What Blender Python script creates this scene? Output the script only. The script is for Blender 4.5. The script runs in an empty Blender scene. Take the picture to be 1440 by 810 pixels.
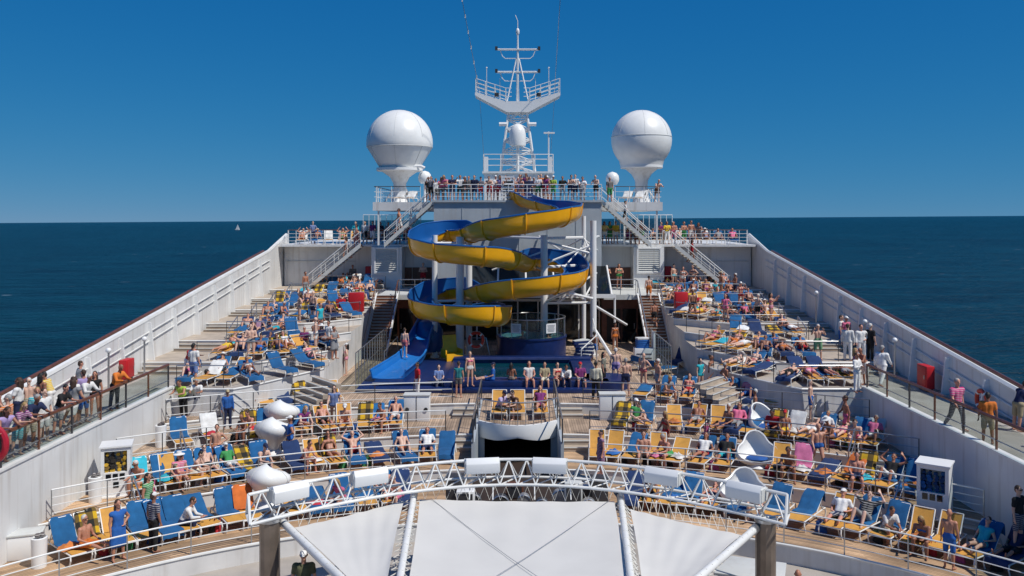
import bpy, bmesh, math, random
from mathutils import Vector as V, Matrix as M
from math import sin, cos, pi, sqrt, radians, atan2
S = bpy.context.scene
COL = S.collection
rnd = random.Random(7)
# ------------------------------------------------------------------ camera, sky, sun, exposure
ZC = 8.6                                    # eye height above the pool deck
cd = bpy.data.cameras.new('camera'); cam = bpy.data.objects.new('camera', cd); COL.objects.link(cam)
cam.location = (0, 0, ZC); cam.rotation_euler = (radians(90), 0, 0)
cd.lens = 30; cd.sensor_width = 36; cd.shift_x = -8/1440; cd.shift_y = -97/1440
cd.clip_start = .5; cd.clip_end = 200000
S.camera = cam
SUN_EL, SUN_AZ = radians(56), radians(-30)
sd = V((cos(SUN_EL)*cos(SUN_AZ), cos(SUN_EL)*sin(SUN_AZ), sin(SUN_EL)))
w = bpy.data.worlds.new('World'); S.world = w; w.use_nodes = True
wn, wl = w.node_tree.nodes, w.node_tree.links
bg = wn['Background']
sky = wn.new('ShaderNodeTexSky'); sky.sky_type = 'NISHITA'; sky.sun_disc = False
sky.sun_elevation = SUN_EL; sky.sun_rotation = pi/2 - SUN_AZ
sky.altitude = 0; sky.air_density = .8; sky.dust_density = .15; sky.ozone_density = 5.0
stc = wn.new('ShaderNodeTexCoord'); smp = wn.new('ShaderNodeMapping'); smp.inputs['Scale'].default_value = (1, 1, .82); smp.inputs['Location'].default_value = (0, 0, .05)
wl.new(stc.outputs['Generated'], smp.inputs[0]); wl.new(smp.outputs[0], sky.inputs[0])
sep = wn.new('ShaderNodeSeparateColor'); cmb = wn.new('ShaderNodeCombineColor'); wl.new(sky.outputs[0], sep.inputs[0])
for ch, (a_, g_) in enumerate(((.72, 2.2), (.40, .78), (.515, .4))):          # polarising filter: one tone curve per channel for the whole sky
    m1 = wn.new('ShaderNodeMath'); m1.operation = 'MULTIPLY'; m1.inputs[1].default_value = .1; wl.new(sep.outputs[ch], m1.inputs[0])
    m2 = wn.new('ShaderNodeMath'); m2.operation = 'POWER'; m2.inputs[1].default_value = g_; wl.new(m1.outputs[0], m2.inputs[0])
    m3 = wn.new('ShaderNodeMath'); m3.operation = 'MULTIPLY'; m3.inputs[1].default_value = a_*10; wl.new(m2.outputs[0], m3.inputs[0]); wl.new(m3.outputs[0], cmb.inputs[ch])
wl.new(cmb.outputs[0], bg.inputs['Color'])
bg.inputs['Strength'].default_value = .1
sl = bpy.data.lights.new('sun', 'SUN'); so = bpy.data.objects.new('sun', sl); COL.objects.link(so)
sl.energy = 4.2; sl.angle = radians(.5); sl.color = (1, .955, .88)
so.rotation_euler = sd.to_track_quat('Z', 'Y').to_euler()
S.view_settings.view_transform = 'Standard'; S.view_settings.look = 'None'
S.view_settings.exposure = 0; S.view_settings.gamma = 1
S.cycles.max_bounces = 6; S.cycles.transparent_max_bounces = 10
S.cycles.caustics_reflective = False; S.cycles.caustics_refractive = False

# ------------------------------------------------------------------ helpers
def PZ(px, py, z):                          # point of a level surface seen at a place of the photograph
    d = 1200*(ZC - z)/(py - 308); return V(((px - 728)/1200*d, d, z))
def PD(px, py, d): return V(((px - 728)/1200*d, d, ZC - (py - 308)/1200*d))
class MB:
    def __init__(s): s.v, s.f, s.m = [], [], []
    def add(s, vs, fs, m=0):
        o = len(s.v); s.v += [tuple(x) for x in vs]; s.f += [tuple(i+o for i in f) for f in fs]; s.m += [m]*len(fs); return s
    def box(s, c, d, rz=0, m=0, rx=0):
        R = M.Rotation(rz, 3, 'Z') @ M.Rotation(rx, 3, 'X'); c = V(c)
        vs = [c + R @ V((x*d[0]/2, y*d[1]/2, z*d[2]/2)) for x in (-1, 1) for y in (-1, 1) for z in (-1, 1)]
        return s.add(vs, [(0,1,3,2),(4,6,7,5),(0,4,5,1),(2,3,7,6),(0,2,6,4),(1,5,7,3)], m)
    def bb(s, x0, x1, y0, y1, z0, z1, m=0): return s.box(((x0+x1)/2,(y0+y1)/2,(z0+z1)/2), (abs(x1-x0),abs(y1-y0),abs(z1-z0)), 0, m)
    def prism(s, poly, z0, z1, m=0, mtop=None):
        a = sum(poly[i][0]*poly[(i+1) % len(poly)][1]-poly[(i+1) % len(poly)][0]*poly[i][1] for i in range(len(poly)))
        if a < 0: poly = poly[::-1]
        n = len(poly); vs = [(p[0],p[1],z0) for p in poly]+[(p[0],p[1],z1) for p in poly]
        s.add(vs, [tuple(range(n-1,-1,-1))]+[(i,(i+1) % n,n+(i+1) % n,n+i) for i in range(n)], m)
        return s.add(vs[n:], [tuple(range(n))], m if mtop is None else mtop)
    def tube(s, pts, r, seg=6, m=0, closed=False):
        pts = [V(p) for p in pts]; n = len(pts); vs, fs = [], []; prev = None
        rr = r if isinstance(r, (list, tuple)) else [r]*n
        for i, p in enumerate(pts):
            a = pts[i-1] if i > 0 or closed else p; b = pts[(i+1) % n] if i < n-1 or closed else p
            t = (b-a).normalized() if (b-a).length > 1e-9 else V((0,0,1))
            if prev is None: u = t.orthogonal().normalized()
            else:
                u = prev - t*prev.dot(t); u = u.normalized() if u.length > 1e-6 else t.orthogonal().normalized()
            prev = u; w_ = t.cross(u)
            vs += [p + (u*cos(2*pi*k/seg)+w_*sin(2*pi*k/seg))*rr[i] for k in range(seg)]
        for i in range(n if closed else n-1):
            j = (i+1) % n
            fs += [(i*seg+k, i*seg+(k+1) % seg, j*seg+(k+1) % seg, j*seg+k) for k in range(seg)]
        if not closed: fs += [tuple(range(seg-1,-1,-1)), tuple((n-1)*seg+k for k in range(seg))]
        return s.add(vs, fs, m)
    def lathe(s, prof, seg=24, c=(0,0,0), m=0, mat=None):
        vs, fs = [], []; c = V(c)
        for r, z in prof:
            for k in range(seg):
                p = V((r*cos(2*pi*k/seg), r*sin(2*pi*k/seg), z)); vs.append(c + (mat @ p if mat else p))
        for i in range(len(prof)-1):
            fs += [(i*seg+k, i*seg+(k+1) % seg, (i+1)*seg+(k+1) % seg, (i+1)*seg+k) for k in range(seg)]
        fs += [tuple(range(seg-1,-1,-1)), tuple((len(prof)-1)*seg+k for k in range(seg))]
        return s.add(vs, fs, m)
    def cyl(s, c, r, h, seg=16, m=0): return s.lathe([(r,0),(r,h)], seg, c, m)
    def sph(s, c, r, seg=16, rings=10, m=0, sc=(1,1,1)):
        return s.lathe([(max(r*sin(pi*i/rings),1e-4), -r*cos(pi*i/rings)) for i in range(rings+1)], seg, c, m, M.Diagonal(V(sc)))
    def capsule(s, a, ra, b, rb, seg=10):
        a, b = V(a), V(b); ax = b-a; L = ax.length
        q = (ax.to_track_quat('Z','Y').to_matrix() if L > 1e-6 else M.Identity(3))
        pr = [(max(ra*sin(t*pi/10),1e-4), -ra*cos(t*pi/10)) for t in range(6)]+[(max(rb*cos(t*pi/10),1e-4), L+rb*sin(t*pi/10)) for t in range(6)]
        return s.lathe(pr, seg, a, 0, q)
    def grid(s, P, m=0):                    # P[i][j] points
        n, k = len(P), len(P[0])
        return s.add([p for r in P for p in r], [(i*k+j, (i+1)*k+j, (i+1)*k+j+1, i*k+j+1) for i in range(n-1) for j in range(k-1)], m)
    def mesh(s, name, mats, smooth=40, bevel=0):
        me = bpy.data.meshes.new(name); me.from_pydata(s.v, [], s.f)
        for x in (mats if isinstance(mats, (list, tuple)) else [mats]): me.materials.append(x)
        me.polygons.foreach_set('material_index', s.m)
        if bevel:
            bm = bmesh.new(); bm.from_mesh(me)
            bmesh.ops.bevel(bm, geom=bm.edges[:], offset=bevel, segments=2, affect='EDGES', profile=.5); bm.to_mesh(me); bm.free()
        if smooth:
            me.polygons.foreach_set('use_smooth', [True]*len(me.polygons))
            me.set_sharp_from_angle(angle=radians(smooth))
        me.update(); return me
    def build(s, name, mats, parent=None, smooth=40, loc=(0,0,0), rz=0, bevel=0):
        return ob(name, s.mesh(name, mats, smooth, bevel), parent, loc, rz)
def ob(name, me, parent=None, loc=(0,0,0), rz=0, color=None):
    o = bpy.data.objects.new(name, me); COL.objects.link(o); o.location = loc; o.rotation_euler = (0,0,rz)
    if parent: o.parent = parent
    if color: o.color = (*color, 1)
    return o
THINGS = []
def tag(o, label, cat, group=None, px=None):
    o['label'] = label; o['category'] = cat
    if group: o['group'] = group
    THINGS.append(o); return o
def emp(name, loc=(0,0,0), rz=0): return ob(name, None, None, loc, rz)
def thing(name, label, cat, loc=(0,0,0), rz=0, group=None): return tag(emp(name, loc, rz), label, cat, group)
def struct(o, kind='structure'): o['kind'] = kind; return o
def solid(me, t):
    bm = bmesh.new(); bm.from_mesh(me); bmesh.ops.recalc_face_normals(bm, faces=bm.faces[:])
    bmesh.ops.solidify(bm, geom=bm.faces[:], thickness=t); bm.to_mesh(me); bm.free()
    me.polygons.foreach_set('use_smooth', [True]*len(me.polygons)); me.set_sharp_from_angle(angle=radians(45)); return me
def catmull(P, n=10):
    P = [V(p) for p in P]; out = []
    for i in range(len(P)-1):
        a, b, c, d = P[max(i-1,0)], P[i], P[i+1], P[min(i+2,len(P)-1)]
        for k in range(n):
            t = k/n; out.append(.5*((2*b)+(c-a)*t+(2*a-5*b+4*c-d)*t*t+(3*b-a-3*c+d)*t**3))
    out.append(P[-1]); return out

# ------------------------------------------------------------------ materials
def mat(name, col=(.5,.5,.5), rough=.6, metal=0, var=.12, scale=1.5, bump=0, bscale=40, objcol=False, spec=.5, streak=0, coat=0, sss=0):
    m = bpy.data.materials.new(name); m.use_nodes = True; n, l = m.node_tree.nodes, m.node_tree.links
    p = n['Principled BSDF']; p.inputs['Roughness'].default_value = rough; p.inputs['Metallic'].default_value = metal
    p.inputs['Specular IOR Level'].default_value = spec; p.inputs['Coat Weight'].default_value = coat
    tc = n.new('ShaderNodeTexCoord')
    no = n.new('ShaderNodeTexNoise'); no.inputs['Scale'].default_value = scale; no.inputs['Detail'].default_value = 5
    l.new(tc.outputs['Object'], no.inputs['Vector'])
    mr = n.new('ShaderNodeMapRange'); mr.inputs['From Min'].default_value = .3; mr.inputs['From Max'].default_value = .7
    mr.inputs['To Min'].default_value = 1-var; mr.inputs['To Max'].default_value = 1+var*.5
    l.new(no.outputs['Fac'], mr.inputs['Value'])
    mx = n.new('ShaderNodeMix'); mx.data_type = 'RGBA'; mx.blend_type = 'MULTIPLY'; mx.inputs['Factor'].default_value = 1
    if objcol: oi = n.new('ShaderNodeObjectInfo'); l.new(oi.outputs['Color'], mx.inputs['A'])
    else: mx.inputs['A'].default_value = (*col, 1)
    l.new(mr.outputs[0], mx.inputs['B']); out = mx.outputs['Result']
    if streak:
        mp = n.new('ShaderNodeMapping'); mp.inputs['Scale'].default_value = (3.2, 3.2, .22); l.new(tc.outputs['Object'], mp.inputs['Vector'])
        n2 = n.new('ShaderNodeTexNoise'); n2.inputs['Scale'].default_value = 1.3; n2.inputs['Detail'].default_value = 6; l.new(mp.outputs[0], n2.inputs['Vector'])
        m2 = n.new('ShaderNodeMapRange'); m2.inputs['From Min'].default_value = .52; m2.inputs['From Max'].default_value = .74
        m2.inputs['To Max'].default_value = streak; l.new(n2.outputs['Fac'], m2.inputs['Value'])
        x2 = n.new('ShaderNodeMix'); x2.data_type = 'RGBA'; l.new(m2.outputs[0], x2.inputs['Factor']); l.new(out, x2.inputs['A'])
        x2.inputs['B'].default_value = (.33,.27,.21,1); out = x2.outputs['Result']
    l.new(out, p.inputs['Base Color'])
    if sss: p.inputs['Subsurface Weight'].default_value = sss; p.inputs['Subsurface Radius'].default_value = (.02,.008,.004)
    if bump:
        nb = n.new('ShaderNodeTexNoise'); nb.inputs['Scale'].default_value = bscale; nb.inputs['Detail'].default_value = 3; l.new(tc.outputs['Object'], nb.inputs['Vector'])
        bp = n.new('ShaderNodeBump'); bp.inputs['Strength'].default_value = bump; bp.inputs['Distance'].default_value = .02
        l.new(nb.outputs['Fac'], bp.inputs['Height']); l.new(bp.outputs[0], p.inputs['Normal'])
    return m
def plank_mat(name, mode, col, width=.11):
    m = mat(name, col, .75, 0, .22, 1.2); n, l = m.node_tree.nodes, m.node_tree.links; p = n['Principled BSDF']
    g = n.new('ShaderNodeNewGeometry'); sx = n.new('ShaderNodeSeparateXYZ'); l.new(g.outputs['Position'], sx.inputs[0])
    def mt(op, a, b=None):
        q = n.new('ShaderNodeMath'); q.operation = op
        for i, v in enumerate((a, b)):
            if v is None: continue
            if isinstance(v, (int, float)): q.inputs[i].default_value = v
            else: l.new(v, q.inputs[i])
        return q.outputs[0]
    if mode == 'polar': c = mt('SQRT', mt('ADD', mt('MULTIPLY', sx.outputs[0], sx.outputs[0]), mt('POWER', mt('SUBTRACT', sx.outputs[1], 11.0), 2.0)))
    else: c = sx.outputs[0]
    u = mt('DIVIDE', c, width); f = mt('FRACT', u); fl = mt('FLOOR', u)
    other = sx.outputs[1] if mode != 'polar' else sx.outputs[0]
    wn_ = n.new('ShaderNodeTexWhiteNoise'); wn_.noise_dimensions = '2D'; cb = n.new('ShaderNodeCombineXYZ')
    l.new(fl, cb.inputs[0]); l.new(mt('FLOOR', mt('DIVIDE', other, 2.6)), cb.inputs[1]); l.new(cb.outputs[0], wn_.inputs['Vector'])
    gap = mt('ADD', mt('LESS_THAN', f, .13), 0)
    v = mt('ADD', mt('MULTIPLY', wn_.outputs['Value'], .5), .78)
    st = n.new('ShaderNodeTexNoise'); st.inputs['Scale'].default_value = .55; st.inputs['Detail'].default_value = 6; l.new(g.outputs['Position'], st.inputs['Vector'])
    sm = n.new('ShaderNodeMapRange'); sm.inputs['From Min'].default_value = .38; sm.inputs['From Max'].default_value = .68; sm.inputs['To Min'].default_value = .62; sm.inputs['To Max'].default_value = 1.15; l.new(st.outputs['Fac'], sm.inputs['Value'])
    v = mt('MULTIPLY', mt('MULTIPLY', v, sm.outputs[0]), mt('SUBTRACT', 1.0, mt('MULTIPLY', gap, .72)))
    base = p.inputs['Base Color'].links[0].from_socket
    mx = n.new('ShaderNodeMix'); mx.data_type = 'RGBA'; mx.blend_type = 'MULTIPLY'; mx.inputs['Factor'].default_value = 1
    l.new(base, mx.inputs['A']); l.new(v, mx.inputs['B']); l.new(mx.outputs['Result'], p.inputs['Base Color'])
    return m
WHITE = mat('white_paint', (.72,.72,.71), .45, 0, .14, .5, streak=.4, bump=.35, bscale=.9)
WHITE2 = mat('white_gelcoat', (.8,.8,.79), .35, 0, .06, .5)
OFFW = mat('off_white_panel', (.6,.61,.59), .5, 0, .1, .8, streak=.2)
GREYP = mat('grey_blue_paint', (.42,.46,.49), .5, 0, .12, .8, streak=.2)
RISER = mat('riser_paint', (.66,.65,.64), .6, 0, .15, 1.1, streak=.3)
DECK = plank_mat('teak_deck_fore_aft', 'x', (.47,.34,.24))
DECKP = plank_mat('teak_deck_curved', 'polar', (.52,.34,.20))
STEPW = mat('step_tread', (.43,.36,.29), .8, 0, .2, 2)
PROM = mat('promenade_coating', (.40,.36,.32), .85, 0, .2, 1.0, bump=.2)
STEEL = mat('stainless_steel', (.5,.5,.5), .3, .85, .1, 3)
RAILW = mat('white_rail_paint', (.75,.75,.73), .35, 0, .1, 2)
DARKM = mat('dark_metal', (.06,.06,.065), .45, .3, .2, 3)
WOODR = mat('varnished_wood_rail', (.14,.05,.025), .4, 0, .3, 6, coat=.3)
TEAKST = mat('teak_stair', (.30,.14,.07), .6, 0, .3, 4)
YELF = mat('yellow_fibreglass', (.98,.46,.007), .28, 0, .12, .8, coat=.3)
BLUF = mat('blue_fibreglass', (.010,.095,.31), .3, 0, .15, .9, coat=.2)
LBLUF = mat('light_blue_fibreglass', (.015,.17,.52), .35, 0, .12, 1, coat=.2)
NAVY = mat('navy_tile', (.006,.021,.105), .35, 0, .25, 3)
NAVYL = mat('navy_edge', (.05,.07,.2), .4, 0, .2, 3)
RED = mat('red_paint', (.5,.012,.018), .45, 0, .15, 2)
BLACK = mat('dark_recess', (.045,.04,.036), .8, 0, .2, 2)  # near black: shade of openings put into the colour; also plain black parts
DGLASS = mat('dark_tinted_glass', (.008,.012,.016), .08, 0, .1, 1)
BROWN = mat('brown_door', (.16,.06,.035), .5, 0, .3, 3)
SLING = mat('mustard_sling', (.62,.31,.055), .75, 0, .16, 4, bump=.25, bscale=120)
FRAME = mat('lounger_tube', (.78,.77,.74), .35, 0, .08, 3)
TOWEL = mat('terry_towel', objcol=True, rough=.95, var=.25, scale=3, bump=.5, bscale=60)
CLOTH = mat('clothing', objcol=True, rough=.9, var=.2, scale=7, bump=.35, bscale=35)
def _stripes():
    n, l = CLOTH.node_tree.nodes, CLOTH.node_tree.links; p = n['Principled BSDF']; tc = n.new('ShaderNodeTexCoord'); oi = n.new('ShaderNodeObjectInfo')
    wv = n.new('ShaderNodeTexWave'); wv.bands_direction = 'Z'; wv.inputs['Scale'].default_value = 5.5; wv.inputs['Distortion'].default_value = 1.0; l.new(tc.outputs['Object'], wv.inputs[0])
    g = n.new('ShaderNodeMath'); g.operation = 'GREATER_THAN'; g.inputs[1].default_value = .72; l.new(oi.outputs['Random'], g.inputs[0])
    h = n.new('ShaderNodeMath'); h.operation = 'GREATER_THAN'; h.inputs[1].default_value = .62; l.new(wv.outputs['Fac'], h.inputs[0])
    f = n.new('ShaderNodeMath'); f.operation = 'MULTIPLY'; l.new(g.outputs[0], f.inputs[0]); l.new(h.outputs[0], f.inputs[1])
    f2 = n.new('ShaderNodeMath'); f2.operation = 'MULTIPLY'; f2.inputs[1].default_value = .55; l.new(f.outputs[0], f2.inputs[0])
    base = p.inputs['Base Color'].links[0].from_socket; mx = n.new('ShaderNodeMix'); mx.data_type = 'RGBA'; l.new(f2.outputs[0], mx.inputs['Factor']); l.new(base, mx.inputs['A']); mx.inputs['B'].default_value = (.6,.58,.55,1)
    l.new(mx.outputs['Result'], p.inputs['Base Color'])
_stripes()
SKIN = mat('skin', objcol=True, rough=.5, var=.14, scale=5, sss=.08)
HAIR = mat('hair', objcol=True, rough=.6, var=.35, scale=30, bump=.4, bscale=90)
PLAST = mat('coloured_plastic', objcol=True, rough=.45, var=.12, scale=4)
CANV = mat('canopy_fabric', (.61,.595,.565), .85, 0, .05, .8, bump=.06, bscale=5)
CORD = mat('lacing_cord', (.7,.68,.62), .8)
HULL = mat('hull_white', (.7,.71,.72), .4, 0, .1, .1, streak=.2)
SHELL = mat('pod_shell', (.8,.8,.78), .35, 0, .06, 1.5)
STAGE_SHADE = mat('stage_shade_brown', (.035,.02,.014), .9, 0, .3, 3)  # shade of the stage opening put into a dark brown floor colour
SILVER = mat('band_silver', (.5,.5,.5), .3, .6, .3, 4)
# a checked towel
CHECK = mat('checked_towel', (.6,.37,.015), .95, 0, .2, 4, bump=.5, bscale=60)
def _check():
    n, l = CHECK.node_tree.nodes, CHECK.node_tree.links; p = n['Principled BSDF']
    uv = n.new('ShaderNodeUVMap'); sx = n.new('ShaderNodeSeparateXYZ'); l.new(uv.outputs[0], sx.inputs[0]); st = []
    for k in (0, 1):
        h = n.new('ShaderNodeMath'); h.operation = 'MULTIPLY'; h.inputs[1].default_value = .5; l.new(sx.outputs[k], h.inputs[0])
        f = n.new('ShaderNodeMath'); f.operation = 'FRACT'; l.new(h.outputs[0], f.inputs[0])
        q = n.new('ShaderNodeMath'); q.operation = 'GREATER_THAN'; q.inputs[1].default_value = .5; l.new(f.outputs[0], q.inputs[0]); st.append(q)
    ad = n.new('ShaderNodeMath'); ad.operation = 'ADD'; l.new(st[0].outputs[0], ad.inputs[0]); l.new(st[1].outputs[0], ad.inputs[1])
    hf = n.new('ShaderNodeMapRange'); hf.inputs['From Max'].default_value = 2; l.new(ad.outputs[0], hf.inputs['Value'])
    rp = n.new('ShaderNodeValToRGB'); rp.color_ramp.interpolation = 'CONSTANT'; e = rp.color_ramp.elements
    e[0].color = (1,1,1,1); e[1].position = .75; e[1].color = (.03,.05,1,1); m_ = e.new(.3); m_.color = (.24,.25,1.4,1); l.new(hf.outputs[0], rp.inputs[0])
    base = p.inputs['Base Color'].links[0].from_socket
    mx = n.new('ShaderNodeMix'); mx.data_type = 'RGBA'; mx.blend_type = 'MULTIPLY'; mx.inputs['Factor'].default_value = 1; l.new(base, mx.inputs['A']); l.new(rp.outputs[0], mx.inputs['B']); l.new(mx.outputs['Result'], p.inputs['Base Color'])
_check()
def glassmat(name, tint, alpha):
    m = bpy.data.materials.new(name); m.use_nodes = True; n, l = m.node_tree.nodes, m.node_tree.links
    n.remove(n['Principled BSDF']); t = n.new('ShaderNodeBsdfTransparent'); t.inputs[0].default_value = (*tint, 1)
    g = n.new('ShaderNodeBsdfGlossy'); g.inputs['Roughness'].default_value = .12; g.inputs[0].default_value = (.8,.85,.85,1)
    x = n.new('ShaderNodeMixShader'); x.inputs[0].default_value = alpha
    l.new(t.outputs[0], x.inputs[1]); l.new(g.outputs[0], x.inputs[2]); l.new(x.outputs[0], n['Material Output'].inputs[0])
    return m
GLASS = glassmat('clear_screen_glass', (.82,.87,.86), .07)
def sea_mat():
    m = bpy.data.materials.new('sea_water'); m.use_nodes = True; n, l = m.node_tree.nodes, m.node_tree.links; p = n['Principled BSDF']
    p.inputs['Roughness'].default_value = .3; p.inputs['Specular IOR Level'].default_value = .05
    g = n.new('ShaderNodeNewGeometry')
    def noise(sx, sy, det=4, w=0.0):
        mp = n.new('ShaderNodeMapping'); mp.inputs['Scale'].default_value = (sx, sy, 1); mp.inputs['Location'].default_value = (w, w*2, 0)
        mp.inputs['Rotation'].default_value = (0,0,radians(4)); l.new(g.outputs['Position'], mp.inputs[0])
        q = n.new('ShaderNodeTexNoise'); q.inputs['Scale'].default_value = 1; q.inputs['Detail'].default_value = det; l.new(mp.outputs[0], q.inputs['Vector']); return q.outputs['Fac']
    a, b, c = noise(.012,.055,5), noise(.09,.30,5,3), noise(.0016,.004,4,7)
    ad = n.new('ShaderNodeMath'); ad.operation = 'ADD'; l.new(a, ad.inputs[0]); l.new(b, ad.inputs[1])
    e2 = noise(.35,1.1,3,5); a2 = n.new('ShaderNodeMath'); a2.operation = 'MULTIPLY_ADD'; a2.inputs[1].default_value = .35; l.new(e2, a2.inputs[0]); l.new(ad.outputs[0], a2.inputs[2])
    bp = n.new('ShaderNodeBump'); bp.inputs['Strength'].default_value = .9; bp.inputs['Distance'].default_value = 4.0
    l.new(a2.outputs[0], bp.inputs['Height']); l.new(bp.outputs[0], p.inputs['Normal'])
    cr = n.new('ShaderNodeValToRGB'); cr.color_ramp.elements[0].position = .12; cr.color_ramp.elements[0].color = (.0004,.011,.019,1)
    cr.color_ramp.elements[1].position = .9; cr.color_ramp.elements[1].color = (.0018,.038,.060,1)
    mul = n.new('ShaderNodeMath'); mul.operation = 'MULTIPLY_ADD'; l.new(c, mul.inputs[0]); mul.inputs[1].default_value = .5; l.new(a2.outputs[0], mul.inputs[2])
    smr = n.new('ShaderNodeMapRange'); smr.inputs['From Min'].default_value = 1.12; smr.inputs['From Max'].default_value = 1.72; l.new(mul.outputs[0], smr.inputs['Value']); l.new(smr.outputs[0], cr.inputs[0])
    d, e = noise(.09,.24,3,11), noise(.02,.045,2,23)
    th = n.new('ShaderNodeMath'); th.operation = 'MULTIPLY'; l.new(d, th.inputs[0]); l.new(e, th.inputs[1])
    fr = n.new('ShaderNodeMapRange'); fr.inputs['From Min'].default_value = .45; fr.inputs['From Max'].default_value = .5; l.new(th.outputs[0], fr.inputs['Value'])
    mx = n.new('ShaderNodeMix'); mx.data_type = 'RGBA'; l.new(fr.outputs[0], mx.inputs['Factor']); l.new(cr.outputs[0], mx.inputs['A']); mx.inputs['B'].default_value = (.34,.40,.44,1)
    l.new(mx.outputs['Result'], p.inputs['Base Color']); return m
SEA = sea_mat()
POOLW = mat('pool_water', (.004,.045,.065), .06, 0, .4, 1.2, bump=.7, bscale=3.5)
JACW = mat('whirlpool_water', (.10,.30,.36), .1, 0, .35, 1.5, bump=.6, bscale=4)

C = dict(white=(.78,.77,.75), black=(.012,.012,.013), navy=(.012,.02,.07), blue=(.02,.12,.42), red=(.5,.015,.025), pink=(.72,.16,.28), yellow=(.75,.5,.04),
         green=(.05,.28,.08), turquoise=(.02,.42,.5), orange=(.62,.17,.025), grey=(.28,.28,.29), purple=(.2,.03,.16), khaki=(.4,.33,.2), brown=(.13,.06,.03),
         lime=(.42,.6,.08), magenta=(.6,.03,.2), olive=(.1,.1,.05), lilac=(.4,.3,.55), cream=(.7,.65,.5), teal=(.02,.2,.22))
SK = [(.55,.28,.19),(.48,.22,.14),(.62,.36,.26),(.40,.17,.10),(.58,.27,.19),(.30,.13,.08),(.66,.42,.32)]
HC = dict(brown=(.05,.025,.014), black=(.012,.010,.009), blond=(.36,.23,.09), grey=(.33,.32,.31), white=(.62,.6,.57), bald=None)
# ------------------------------------------------------------------ sea and hull
SEA_Z = -27
o = ob('sea', None); COL.objects.unlink(o); bpy.data.objects.remove(o)
b = MB(); b.grid([[V((x, y, 0)) for y in (-3000,-200,0,200,1000,5000,20000,90000)] for x in (-90000,-9000,-1500,-300,-60,60,300,1500,9000,90000)])
o = struct(b.build('sea', SEA, smooth=0, loc=(0,0,SEA_Z))); o.rotation_euler = (0, -radians(.4), 0)
b = MB(); b.bb(-18.6,18.6,-5,100,-40,-4); struct(b.build('hull_wall', HULL, smooth=0))
# ------------------------------------------------------------------ decks and terraces
YC = 11.0
def Dc(R, x): return YC + sqrt(R*R - x*x)
FR = {1: 17.6, 2: 21.8, 3: 25.2, 4: 28.9}; ZR = {1: -1.5, 2: -1.0, 3: -.5, 4: 0.0}
def D4(x): return max(37.2, 43.5 - 1.95*(abs(x) - 9.0))
TZ = [1.2, 1.65, 2.1, 2.5, 2.85, 3.15, 3.42]
def Dt(i, x): t = i/6.0; return (1-t)*D4(x) + t*62.6
def band(name, ff, fb, x0, x1, z, zl, mats, n=24):
    b = MB(); xs = [x0 + (x1-x0)*i/n for i in range(n+1)]
    pf = [V((x, ff(x), z)) for x in xs]; pb = [V((x, fb(x), z)) for x in xs]
    if x1 < x0: pf, pb = pf[::-1], pb[::-1]
    b.grid([[q, p] for p, q in zip(pf, pb)][::-1] if False else [[p, q] for p, q in zip(pf, pb)], 0)
    low = [V((p.x, p.y, zl)) for p in pf]; lb = [V((p.x, p.y, zl)) for p in pb]
    b.grid([[l_, p] for l_, p in zip(low, pf)], 1)
    b.add([pf[0], low[0], lb[0], pb[0]], [(0,1,2,3)], 1); b.add([pf[-1], low[-1], lb[-1], pb[-1]], [(3,2,1,0)], 1)
    b.tube([p + V((0,0,-.02)) for p in pf], .045, 6, 2)
    return struct(b.build(name, mats, smooth=30))
b = MB(); b.bb(-18,18,2,37,-2.4,-2.1); struct(b.build('stage_floor', PROM, smooth=0))
for s in (-1, 1):
    for k in (1, 2, 3):
        band('terrace_floor', lambda x: Dc(FR[k], x), lambda x: Dc(FR[k+1], x)+.02, 1.75*s, 15.06*s, ZR[k], -2.3, [DECK if k == 3 else DECKP, RISER, RAILW])
    for i in range(7):
        nxt = (lambda x: Dt(i+1, x)+.02) if i < 6 else (lambda x: 66.2)
        band('tier_floor', lambda x: Dt(i, x), nxt, 9.6*s, (15.2 if i == 0 else 18.2)*s, TZ[i], -.3, [PROM if i == 0 else STEPW, RISER, RAILW], 12)
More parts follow.
